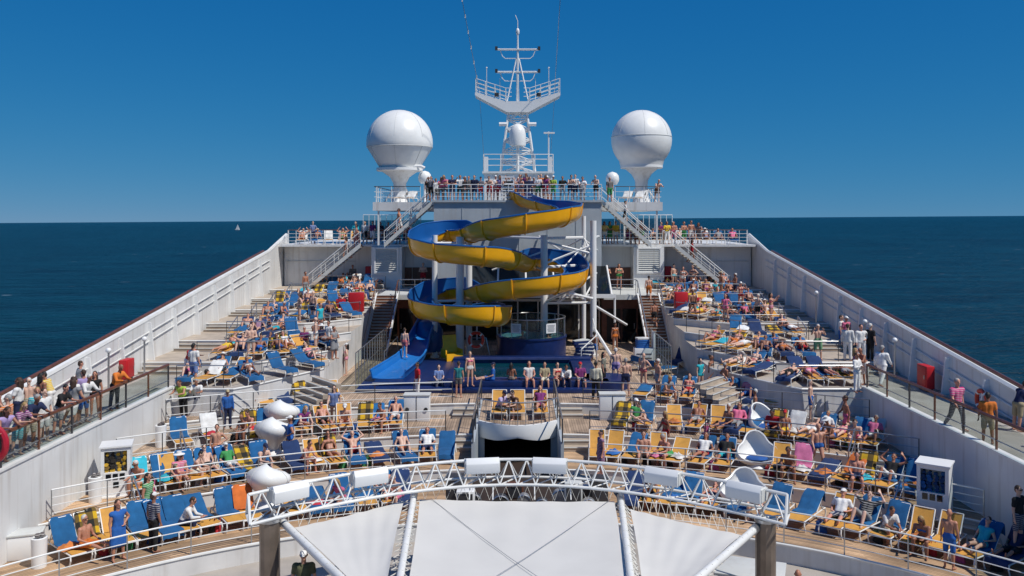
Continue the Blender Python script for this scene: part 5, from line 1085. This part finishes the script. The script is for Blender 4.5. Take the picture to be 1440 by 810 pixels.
row(19.85, ZR[1], 'on lowest terrace %s of canopy', [
 (98,'b'),(130,'k'),(163,'Y'),(200,'b'),(228,'B'),(252,'b',('hunch','S.white t.navy h.brown g')),(282,'B',None,'mid'),(322,'B'),(347,'O'),(412,'Y',None,'flat'),(446,'B',None,'flat'),(480,'B',('hunch','V.pink k.grey l.blond')),(513,'B'),(543,'B',('r','k.navy h.brown')),(566,'N'),
 (890,'N'),(914,'Y',('hunch','k.black h.grey'),'flat'),(946,'B',None,'flat'),(972,'b'),(1000,'Y',('supine','B.navy b.navy l.brown'),'flat'),(1040,'B',None,'mid'),(1092,'B'),(1132,'b'),(1180,'Y',('rup','T.white s.navy h.brown c.white')),(1214,'B',('rarm','T.black s.grey h.brown')),(1254,'B',('hunch','T.white s.khaki h.brown')),(1292,'Y'),(1330,'Y'),(1378,'B',('rup','W.turquoise h.brown')),(1424,'N',('rup','T.navy s.black h.white'))], 'sun loungers on lowest terrace')
row(23.4, ZR[2], 'on second terrace %s of stage', [
 (197,'T',('hunch','k.turquoise h.white g')),(232,'B'),(240,'Y',('hunch','W.olive l.black')),(266,'b',('hunch','k.cream h.black')),(293,'B',('rup','k.black h.brown g')),(324,'B',('rup','T.green s.white h.brown c.white')),(346,'K'),(366,'B',('hunch','k.navy h.black c.navy')),(415,'N',None,'mid'),(441,'Y'),(466,'k',('rup','B.brown b.brown l.brown g')),(498,'B',('rarm','k.red h.bald')),(530,'N',None,'flat'),(568,'B',('rknee','k.orange h.brown')),(601,'B',('rup','T.white s.navy h.brown')),(628,'B'),
 (840,'Y'),(863,'Y'),(893,'B'),(925,'Y'),(953,'Y'),(988,'b',('rup','V.white b.red l.brown')),(1020,'B',('rknee','T.black s.turquoise h.brown')),(1098,'Y'),(1128,'P'),(1160,'N',None,'flat'),(1196,'O',None,'mid'),(1216,'k'),(1250,'b',('rarm','V.black s.white h.brown')),(1284,'B')], 'sun loungers on second terrace')
row(26.9, ZR[3], 'on third terrace %s of balcony', [
 (254,'b'),(297,'W'),(353,'K',('hunch','k.red h.brown')),(374,'b'),(424,'b',('hunch','W.purple l.blond')),(456,'Y',('rup','k.black h.black g')),(484,'Y',('hunch','b.red h.brown c.white')),(514,'k'),(532,'B'),(556,'b',('rup','k.white h.grey')),
 (874,'K'),(908,'b',('hunch','k.navy h.brown')),(948,'Y'),(980,'Y',('rup','s.grey h.brown')),(1010,'Y'),(1036,'N',('rup','S.pink t.grey l.brown g')),(1054,'B',None,'flat'),(1092,'K',('hunch','T.red s.navy h.black')),(1116,'W'),(1141,'Y',('supine','k.white h.brown'),'flat'),(1160,'B',('r','T.white s.blue h.blond')),(1182,'Y',('supine','B.pink b.pink l.black'),'flat'),(1206,'b',('r','k.pink h.brown')),(1228,'W',('r','T.pink s.white h.grey'))], 'sun loungers on third terrace')
row(30.5, 0, 'on the pool level deck %s of the pool', [
 (322,'N',None,'flat'),(345,'Y',('prone','k.brown h.black'),'flat'),(372,'B',None,'flat'),(398,'N',None,'mid'),(424,'k',None,'mid'),(446,'Y',None,'mid'),(468,'Y',None,'mid'),
 (905,'B',None,'flat'),(938,'B',('hunch','W.grey n.blond')),(968,'b',('r','B.red b.red l.black')),(1006,'Y',('r',None)),(1030,'B',('r','k.blue h.grey')),(1052,'N',('rknee','T.pink s.blue h.brown')),(1086,'Y'),(1104,'B',None,'mid'),(1150,'Y',None,'mid')], 'sun loungers on the pool level deck')
for i, (px, py, rz, k, code) in enumerate(((908,520,2.2,'mid','B'),(930,527,2.2,'mid','B'),(955,515,-.6,'up','N'),(985,500,-.9,'mid','b'),(470,500,.9,'flat','B'),(505,480,.5,'flat','B'),(1000,505,-1.0,'flat','B'))):
    p = PZ(px,py,0); lounger(p.x,p.y,0,rz,code,'beside the pool on the %s' % ('left' if px < 728 else 'right'),k,'sun loungers beside the pool',None,i)
# loungers of the balcony
for px, occ, c in ((702,('hunch','T.lilac t.black h.brown c.navy'),'Y'),(728,('hunch','D.brown h.black'),'Y'),(760,('rup','W.purple l.brown'),'Y')):
    d = 37.3; lounger((px-728)/1200*d, d, 0, 0, c, 'on the curved balcony', 'up', 'sun loungers on the balcony', occ, px)
# tiers on both sides, filled row by row
for s in (-1, 1):
    sd_ = 'left' if s < 0 else 'right'
    for i in range(7):
        x = 10.3+rnd.uniform(0,.3) + (2.0 if i == 2 else 0)
        nmx = 15.2 if i < 2 else 15.7
        while x < nmx:
            sl = Dt(i, x+.5)-Dt(i, x-.5); rz = -s*atan2(-sl,1)*.75; gap = (Dt(i+1,x) if i < 6 else 66)-Dt(i,x)
            code = rnd.choice('BBBBBbbbYYkWWNNT'); kind = rnd.choice(['up','mid','mid','flat','flat']); occ = ('r',None) if rnd.random() < .7 else None
            lounger(s*x, Dt(i,x)+min(1.35, gap*.45)+rnd.uniform(-.1,.1), TZ[i], rz+rnd.uniform(-.15,.15), code, 'on the %s tier to the %s of the slide' % (['first','second','third','fourth','fifth','sixth','top'][i], sd_), kind, 'sun loungers on the side tiers', occ, int(x*10))
            if gap > 3.3 and rnd.random() < .5:
                lounger(s*x, Dt(i,x)+2.5, TZ[i], rz+rnd.uniform(-.15,.15), rnd.choice('BbYkN'), 'at the back of the %s tier to the %s of the slide' % (['first','second','third','fourth','fifth','sixth','top'][i], sd_), 'mid', 'sun loungers on the side tiers', ('r',None) if rnd.random() < .5 else None, int(x*10))
            x += rnd.uniform(.78,1.0)
    for k in range(9):                                     # middle deck
        x = s*(8.6+k*1.02); lounger(x, 66.4+.3*(k % 2), 6.66, rnd.uniform(-.3,.3), rnd.choice('BbWY'), 'on the middle deck to the %s of the tower' % sd_, 'up', 'sun loungers on the middle deck', ('r',None) if rnd.random() < .75 else None, k)
    for k in range(2): lounger(s*(8.2+k*.9), 64.6, 9.85, rnd.uniform(-.5,.5), 'W', 'on the %s upper platform' % sd_, 'mid', 'sun loungers on the upper platforms', None, k)
# ------------------------------------------------------------------ people standing, walking and leaning
def at(px, py, z, pose, rz, wear, where, skin=None, group=None): p = PZ(px, py, z); return person(pose, p, rz, wear, where, skin, None, group)
def atx(x, y, z, pose, rz, wear, where, skin=None, group=None): return person(pose, (x,y,z), rz, wear, where, skin, None, group)
x, y, rz = rowpos(18.5, 166); atx(x,y,-1.5,'hips',.9,'R.blue l.brown','in front of a checked towel lounger',1)
x, y, rz = rowpos(18.55, 216); atx(x,y,-1.5,'stand',2.6,'T.navy t.black h.brown c.white','between blue loungers at bottom left')
at(320,603,-.5,'stand',.5,'S.blue t.navy h.grey c.khaki','beside two towelled loungers')
at(257,587,0,'lean',-.2,'V.lime t.black h.brown','on the left terrace rail',1); at(278,585,0,'lean',.1,'T.white t.navy h.grey','on the left terrace rail')
at(291,575,0,'stand',2.5,'T.grey s.black h.black','at the left terrace rail'); at(306,572,0,'stand',.4,'T.white k.black l.black','at the left terrace rail'); at(318,575,0,'stand',1.4,'B.navy s.navy l.brown','at the left terrace rail')
atx(-14.5,38.2,1.2,'stand',2.8,'T.white s.blue h.black','above the left terrace rail'); atx(-15.2,39.4,1.2,'lean',1.2,'T.red s.white h.brown','at the end of the left promenade rail')
# promenade on the left
PRL = [(-16.5,35.0,'lean',1.2,'S.orange t.black h.bald','on the brown rail'),(-17.0,33.4,'stand',-2.2,'T.lilac s.red h.brown','near the red fire box'),(-17.4,31.8,'lean',-1.6,'T.yellow t.white h.black','over the bulwark'),
 (-17.6,28.2,'lean',-1.6,'s.navy h.brown','over the bulwark'),(-17.6,29.0,'lean',-1.7,'s.black h.black','over the bulwark'),(-17.3,27.4,'stand',-.9,'T.black s.navy l.brown','by the bulwark'),(-17.3,30.2,'stand',.2,'k.khaki h.white g','by the orange lifebuoy'),
 (-16.6,29.9,'stand',1.2,'T.white s.white h.brown','by the brown rail'),(-16.5,28.2,'lean',1.3,'T.purple s.turquoise l.blond g','on the brown rail'),(-16.5,27.3,'lean',1.1,'V.lilac s.grey l.brown','on the brown rail'),(-16.6,30.9,'lean',1.4,'T.black s.grey h.black','on the brown rail'),
 (-16.5,24.6,'lean',1.2,'T.pink s.white h.brown','on the brown rail'),(-16.6,25.5,'stand',.8,'T.white s.grey h.brown','by the brown rail'),(-17.2,25.9,'stand',-1,'T.lilac t.blue h.grey','by the bulwark'),(-17.2,24.4,'stand',.5,'T.red s.black h.black','by the red ring cover'),(-16.6,26.3,'lean',1.3,'T.turquoise s.blue l.brown','on the brown rail'),(-17.0,32.6,'walk',1.0,'T.white s.cream l.brown','past the yellow shirted person')]
for x, y, po, rz, we, wh in PRL + [(-16.6,25.2,'lean',1.2,'T.blue s.white h.brown c.white','on the brown rail'),(-16.6,23.6,'stand',.9,'T.red s.navy h.black','by the brown rail'),(-16.9,27.0,'fold',.4,'T.white t.blue l.brown','by the brown rail'),(-17.1,28.6,'photo',-1.4,'T.orange s.white h.grey','at the sea side'),(-17.3,31.0,'stand',2.6,'B.red s.navy l.black','at the sea side'),(-16.6,31.9,'walk',2.8,'V.grey s.white l.brown','along the brown rail'),(-16.6,22.9,'lean',1.2,'T.white s.black h.bald','on the brown rail'),(-16.6,29.1,'lean',1.2,'T.navy s.khaki h.grey','on the brown rail'),(-16.9,24.2,'stand',1.0,'T.black t.blue l.blond','by the brown rail'),(-17.4,26.6,'stand',-1.2,'T.blue s.white h.black','at the sea side'),(-17.5,29.9,'fold',-1.4,'T.white s.navy l.brown','at the sea side'),(-17.0,30.2,'hips',.6,'T.turquoise s.white h.blond','by the brown rail'),(-17.4,33.9,'walk',2.4,'T.grey t.navy h.brown','at the sea side'),(-16.6,32.7,'lean',1.2,'S.white s.blue h.white','on the brown rail'),(-16.7,33.7,'stand',.3,'W.black l.brown','by the brown rail')]:
    if x > -17.15: x, y = x*.945, y*.945
    up_ = .28 if 'bulwark' in wh and po == 'lean' else (.45 if po == 'edge' else 0)
    atx(x-(.35 if 'bulwark' in wh and po == 'lean' else 0)*0,y,(max(.5, bt(y)-1.75) if x < -99 else 1.2)+(up_ if po == 'edge' else 0),po,rz,we,wh+' of the left promenade')
# right promenade
at(1345,604,1.2,'walk',.2,'T.magenta t.navy h.grey','along the right promenade'); at(1389,624,1.2,'stand',2.7,'T.orange s.khaki h.black','at the right promenade rail'); atx(17.5,29.8,1.2,'lean',1.8,'S.navy s.khaki h.brown','on the shaded right bulwark'); atx(17.4,27.2,1.2,'stand',-.4,'T.black t.navy h.black','at the far right edge by the bulwark')
for px, py, po, rz, we in ((1205,552,'fold',.6,'S.white t.white h.brown'),(1240,543,'walk',2.3,'S.white t.white h.grey'),(1192,512,'stand',2.6,'S.white t.white h.brown'),(1211,508,'hips',.1,'S.white t.white h.black'),(1224,512,'stand',2.0,'T.black t.black h.white'),(1222,540,'hunch','','') ,(1190,482,'stand',.3,'T.pink s.blue h.grey c.white'),(1183,490,'stand',1.0,'T.white s.blue h.brown')):
    if not we: continue
    z_ = 1.2 if py > 515 else 1.65; p = PZ(px,py,z_); d_ = min(p.y, 17.2*1200/(px-728)) if z_ < 1.5 else max(41.8, min(p.y, 17.4*1200/(px-728))); atx((px-728)/1200*d_, d_, z_, po,rz,we,'among the white uniforms by the right bulwark' if 'white t.white' in we else 'near the white uniforms by the right bulwark')
atx(15.4,37.9,1.2,'lean',-1.2,'s.white h.bald','bending among the white uniforms')
at(1303,664,-1.0,'stand',2.9,'S.black t.black h.black','on the shaded steps behind the right towel cabinet',5)
at(1335,800,-1.5,'stand',2.4,'s.blue h.bald','behind a mustard lounger at bottom right',1)
at(1432,770,-1.0,'stand',.5,'T.black s.navy h.brown g','at the far right stair rail')
at(1117,572,0,'walk',.4,'W.navy h.white y.cream','past the right terrace rail',1)
at(845,668,-1.0,'stand',-1.3,'D.purple h.black','beside a bare mustard lounger'); at(1122,895,-2.1,'stand',2.9,'S.navy t.black h.bald','below the right canopy pipe')
at(427,872,-1.75,'stand',.1,'T.olive s.black h.white c.white g','under the left canopy pipe')
# pool side
for px, py, z, po, rz, we, wh in ((587,561,0,'stand',-1.1,'T.red t.white h.black','by the blue run out chute'),(617,561,.42,'edge',.2,'T.blue t.navy h.brown','on the pool front wall'),(645,559,0,'stand',3.0,'V.teal k.black h.brown','in front of the pool'),(661,543,.36,'stand',.4,'B.pink b.white n.blond','on the pool edge step'),(569,503,.62,'stand',2.9,'k.red h.brown','halfway up the blue run out chute'),
  (693,548,.5,'long',-1.5,'T.blue s.blue h.brown c.navy','on the pool front wall'),(719,546,.5,'edge',2.9,'B.brown b.brown l.black','on the pool front wall with back turned'),(744,552,.5,'edge',.1,'V.white b.cream l.brown','on the pool front wall'),(766,552,.5,'edge',0,'T.khaki s.cream h.brown','on the pool front wall'),(796,553,.5,'hunch',0,'S.white t.navy h.black','on the pool front wall'),(816,553,.5,'edge',.1,'T.purple s.navy h.grey c.red','on the pool front wall'),(784,560,.3,'edge',.4,'B.red b.red h.brown','low before the pool front wall'),
  (838,562,0,'stand',2.8,'S.cream t.black h.black','at the right end of the pool'),(866,538,.0,'stand',3.0,'k.lilac h.white','beside the rounded pool end'),(880,557,0,'hips',3.1,'k.navy h.grey','beside the rounded pool end'),(849,545,0,'stand',1.2,'T.olive s.black l.black','at the rounded pool end'),(836,508,0,'hips',2.6,'k.blue h.black','at the foot of the whirlpool steps'),(865,493,0,'stand',.4,'B.orange b.orange l.black','right of the whirlpool steps')):
    if po in ('edge','hunch','long') and 'wall' in wh: y_ = 42.95 if px > 624 else 43.15; atx((px-728)/1200*y_, y_, .5 if px > 624 else .36, po, rz, we, wh, None, 'people round the pool')
    elif po == 'edge': atx((px-728)/1200*42.2, 42.2, .22, po, rz, we, wh, None, 'people round the pool')
    else: at(px,py,z,po,rz,we,wh,None,'people round the pool')
for x, wear in ((-.55,'b.red h.brown'),(1.0,'B.red b.red l.brown')):
    person('edge',(.85+x,52.0,.82),0,wear,'in the whirlpool water',None,None,'bathers in the whirlpool')
# band of loungers' owners on the staircases
atx(8.9,55.6,1.55,'walk',3.1,'k.black h.brown','up the right gallery staircase'); atx(8.9,57.9,3.1,'walk',3.0,'s.orange h.black','at the top of the right gallery staircase')
atx(-12.9,64.2,5.6,'walk',-1.6,'B.orange b.brown l.brown','down the left outdoor staircase'); atx(13.1,64.2,5.3,'walk',1.4,'W.red l.brown','down the right outdoor staircase')
atx(-12.1,64.2,6.4,'walk',-1.5,'s.red h.brown','at the head of the left lower outdoor staircase'); atx(-8.6,62,7.55,'walk',-1.5,'T.orange s.white h.brown','on the left upper outdoor staircase'); atx(7.8,62,8.25,'walk',1.5,'T.white s.black h.black','on the right upper outdoor staircase')
atx(-12.6,65.2,3.4,'stand',.3,'T.black t.black h.black','in shade under the left outdoor staircase',5); atx(-7.2,65,3.42,'fold',0,'k.red h.brown','by the brown panels left of the tower')
for x in (6.7,7.6): atx(x,64.0,3.42,'fold',.2,rwear(),'by the brown panels right of the tower')
for x, y in ((12.2,62.9),(13.0,63.4),(11.7,63.8)): atx(x,y,3.4,rnd.choice(['stand','hips']),rnd.uniform(-1,1),rwear(),'below the right outdoor staircase')
# top deck line of spectators
TOP = [(606,'photo'),(620,'lean'),(626,'lean'),(636,'fold'),(647,'photo'),(659,'hips'),(667,'stand'),(676,'fold'),(688,'lean'),(697,'fold'),(703,'lean'),(711,'stand'),(716,'photo'),(723,'stand'),(733,'lean'),(741,'stand'),(746,'hips'),(757,'fold'),(767,'lean'),(778,'fold'),(791,'hips'),(802,'lean'),(809,'stand'),(819,'lean'),(838,'lean')]
TW = ['T.navy s.black h.black','T.pink s.black l.blond','V.pink k.navy l.blond','T.navy s.navy h.brown','T.white s.black h.brown','T.black t.black h.black','T.navy s.navy h.black','T.navy s.red h.black c.navy','s.red h.brown','S.white s.red h.grey c.white','V.lilac s.red l.brown','T.brown s.grey h.brown','T.black s.black h.black','k.orange h.brown','B.navy b.navy l.brown','T.navy s.navy h.black','S.navy t.navy h.brown','T.white s.green h.brown','V.purple k.red l.brown','T.lime s.green h.brown c.white','T.black t.grey h.brown','k.navy h.brown','V.white s.navy h.black','T.white t.grey h.brown','k.black h.bald']
for (px, po), we in zip(TOP, TW):
    d = 60.35+(.0 if po == 'lean' else rnd.uniform(0,.25)); x = (px-728)/1200*d
    if abs(x-.3) < .75: d = 61.6
    atx(x, d, 9.92, po, rnd.uniform(-.3,.3), we, 'at the top deck rail', None, 'spectators along the top deck rail')
for k in range(9): atx(rnd.uniform(-4.5,4.8), 62.2+rnd.uniform(0,1.2), 9.92+rnd.choice([0,0,.25]), rnd.choice(['stand','fold','photo']), rnd.uniform(-.6,.6), rwear('c'), 'behind the top deck rail line', None, 'spectators behind the top deck rail')
atx(10.4,63.6,9.85,'lean',.3,'k.brown h.bald','at the corner of the right upper platform'); atx(6.6,61.2,9.85,'stand',.4,'T.black s.green h.grey','at the head of the right upper staircase')
atx(-6.5,62.2,9.85,'stand',.4,'T.black s.black h.black','at the head of the left upper staircase'); atx(-6.0,62.6,9.85,'stand',.2,'T.white s.black h.black','behind the head of the left upper staircase')
# middle deck
for px, we in ((438+2,'T.blue t.navy h.black'),(513,'T.white s.black h.black'),(524,'T.purple s.white h.brown'),(500,'S.turquoise s.brown h.brown')):
    d = 66.0; atx((px-728)/1200*d, d, 6.66, rnd.choice(['stand','fold','hips']), rnd.uniform(-.6,.6), we, 'at the left middle deck rail')
for px in (850,858,866,930,938,947,962,972,983,890,902): d = 65.5+rnd.uniform(0,1.2); atx((px-728)/1200*d, d, 6.66, rnd.choice(['stand','fold','hips','lean']), rnd.uniform(-.6,.6), rwear('c'), 'at the right middle deck rail', None, 'people along the right middle deck rail')
for px in (535,546,560,575): d = 65.6+rnd.uniform(0,1.2); atx((px-728)/1200*d, d, 6.66, rnd.choice(['stand','fold']), rnd.uniform(-.6,.6), rwear('c'), 'by the left middle deck staircase', None, 'people along the left middle deck rail')
for px, py in ((440,503),(452,500),(428,505),(462,497),(470,505)): at(px,py,1.2,rnd.choice(['stand','fold','stand']),rnd.uniform(-1,1),rwear('c'),'on the lowest left tier above the mustard loungers')
# more of the crowd between the rows
for k in range(15):
    sd = rnd.choice((-1,1)); i = rnd.randrange(6); x = sd*rnd.uniform(10.2,15.2); y = Dt(i,x)+rnd.uniform(.3,.8)
    atx(x, y, TZ[i], rnd.choice(['stand','hips','walk','fold','stand','photo']), rnd.uniform(-1.5,1.5), rwear(), 'on the %s tier to the %s of the slide' % (['first','second','third','fourth','fifth','sixth','top'][i], 'left' if sd < 0 else 'right'), None, 'people standing on the side tiers')
for px, py in ((905,548),(925,556),(1020,560),(1060,548),(1080,556),(1098,548),(352,538),(392,525),(410,512),(487,528),(1140,590),(1000,548),(985,552)):
    at(px, py, 0, rnd.choice(['stand','walk','hips','fold']), rnd.uniform(-2,2), rwear(), 'on the pool level deck to the %s' % ('left' if px < 728 else 'right'), None, 'people standing on the pool deck')
for px, R, z, wh in ((208,20.9,-1.5,'behind lowest terrace loungers'),(305,24.4,-1.0,'behind second terrace loungers'),(470,27.9,-.5,'behind third terrace loungers'),(1062,28.0,-.5,'behind third terrace loungers'),(1150,24.5,-1.0,'behind second terrace loungers'),(1190,27.8,-.5,'behind third terrace loungers'),(408,24.5,-1.0,'behind second terrace loungers'),(936,24.6,-1.0,'behind second terrace loungers')):
    x, y, rz = rowpos(R, px); atx(x, y, z, rnd.choice(['stand','walk','hips']), rnd.uniform(-2,2), rwear(), wh, None, 'people walking behind the loungers')
for px, R, z, wh in ((120,19.2,-1.5,'lowest'),(560,19.3,-1.5,'lowest'),(1068,19.4,-1.5,'lowest'),(1300,19.2,-1.5,'lowest'),(252,22.8,-1.0,'second'),(428,22.9,-1.0,'second'),(905,22.9,-1.0,'second'),(940,23.0,-1.0,'second'),(1110,22.8,-1.0,'second'),(1205,22.8,-1.0,'second'),(345,26.2,-.5,'third'),(540,26.3,-.5,'third'),(895,26.3,-.5,'third'),(1024,26.3,-.5,'third'),(1104,26.2,-.5,'third'),(1170,26.2,-.5,'third')):
    x, y, rz = rowpos(R, px); person(rnd.choice(['hunch','edge','long']), (x, y, z+SEAT+.05), rz+rnd.uniform(-.8,.8), rwear(), 'at a lounger foot on %s terrace %s of centre' % (wh, 'left' if px < 728 else 'right'), group='people sitting at lounger ends')
# belongings lying about
rr = random.Random(11)
BAGC = [('black',(.02,.02,.02)),('pink',(.6,.12,.3)),('striped white',(.6,.58,.55)),('red',(.5,.03,.04)),('blue',(.03,.12,.4)),('straw',(.4,.28,.12)),('green',(.05,.25,.1))]
def bag(px, R, z, where):
    x, y, rz = rowpos(R, px); cn, cc = BAGC[rr.randrange(len(BAGC))]; t = thing('beach_bag', '%s beach bag on the deck %s' % (cn, where), 'bag', (x,y,z), rr.uniform(0,3), 'beach bags between the loungers')
    b = MB(); b.grid([[V((.2*(1-.25*k/4)*cos(a)*(1+.1*sin(3*a)), .12*(1-.3*k/4)*sin(a), .3*k/4)) for a in [i*pi/8 for i in range(17)]] for k in range(5)]); ob('sack', solid(b.mesh('sack', TOWEL), .012), t, color=cc)
    for s in (-1,1): b = MB(); b.tube([(-.09,s*.08,.28),(-.06,s*.08,.42),(.06,s*.08,.42),(.09,s*.08,.28)], .012, 5); ob('strap', b.mesh('strap', TOWEL), t, color=cc)
    if rr.random() < .6:
        q = ob('cloth_heap', None); COL.objects.unlink(q); bpy.data.objects.remove(q)
for R, z, wh, pxs in ((19.3,-1.5,'on lowest terrace',(146,181,216,306,300,1155,1235,1310,1350,1402)),(23.0,-1.0,'on second terrace',(214,280,309,335,455,483,516,878,910,940,1004,1082,1180,1234)),(26.4,-.5,'on third terrace',(275,330,440,470,500,545,892,930,962,995,1130,1170,1194))):
    for px in pxs: bag(px, R, z, wh)
HEAP = [('pink',(.65,.2,.35)),('blue',(.03,.14,.42)),('white',(.7,.68,.65)),('orange',(.6,.2,.05)),('black',(.02,.02,.02)),('turquoise',(.03,.4,.5)),('red',(.5,.03,.05))]
def heap(px, R, z, where, h=SEAT+.05):
    x, y, rz = rowpos(R, px); cn, cc = HEAP[rr.randrange(len(HEAP))]; ph = [rr.uniform(0,6) for _ in range(3)]
    b = MB(); b.grid([[V(((i/8-.5)*.6*(1+.15*sin(j+ph[2])), (j/8-.5)*.45*(1+.2*sin(i+ph[0])), max(.005,.13*sin(pi*i/8)*sin(pi*j/8)*(1+.6*sin(i*1.9+ph[0])*sin(j*1.7+ph[1]))))) for j in range(9)] for i in range(9)])
    o = ob('crumpled_towel', solid(b.mesh('crumpled_towel', TOWEL), .012), None, (x,y,z+h), rr.uniform(0,3), cc); tag(o, 'crumpled %s cloth heaped on a lounger %s' % (cn, where), 'towel', 'crumpled cloths on the loungers')
for R, z, wh, pxs in ((19.4,-1.5,'on lowest terrace',(98,412,446,946,972,1292)),(22.9,-1.0,'on second terrace',(232,441,530,863,925,953,1098,1128,1160,1196,1216,1284)),(26.5,-.5,'on third terrace',(297,532,948,1010,1116,374))):
    for px in pxs: heap(px, R, z, wh)
# ------------------------------------------------------------------ make every label single its thing out
ORD = 'first second third fourth fifth sixth seventh eighth ninth tenth eleventh twelfth thirteenth fourteenth fifteenth sixteenth seventeenth eighteenth nineteenth twentieth'.split()
import re
bpy.context.view_layer.update()
def short(l, lim):
    for pat in (r', \w+ (cap|hat)', r' and \w+ \w+(?= )', r' the(?= )'):
        if len(l.split()) <= lim: break
        l = re.sub(pat, '', l)
    return l
for rep in range(3):
    by = {}
    for o in THINGS: o['label'] = short(o['label'], 16); by.setdefault(o['label'], []).append(o)
    for lab, L in by.items():
        if len(L) > 1:
            L.sort(key=lambda o: o.matrix_world.translation.x/max(1, o.matrix_world.translation.y))
            for k, o in enumerate(L):
                o['label'] = short(lab, 13) + ', ' + ('leftmost' if k == 0 else 'rightmost' if k == len(L)-1 else ORD[k]+' from left')
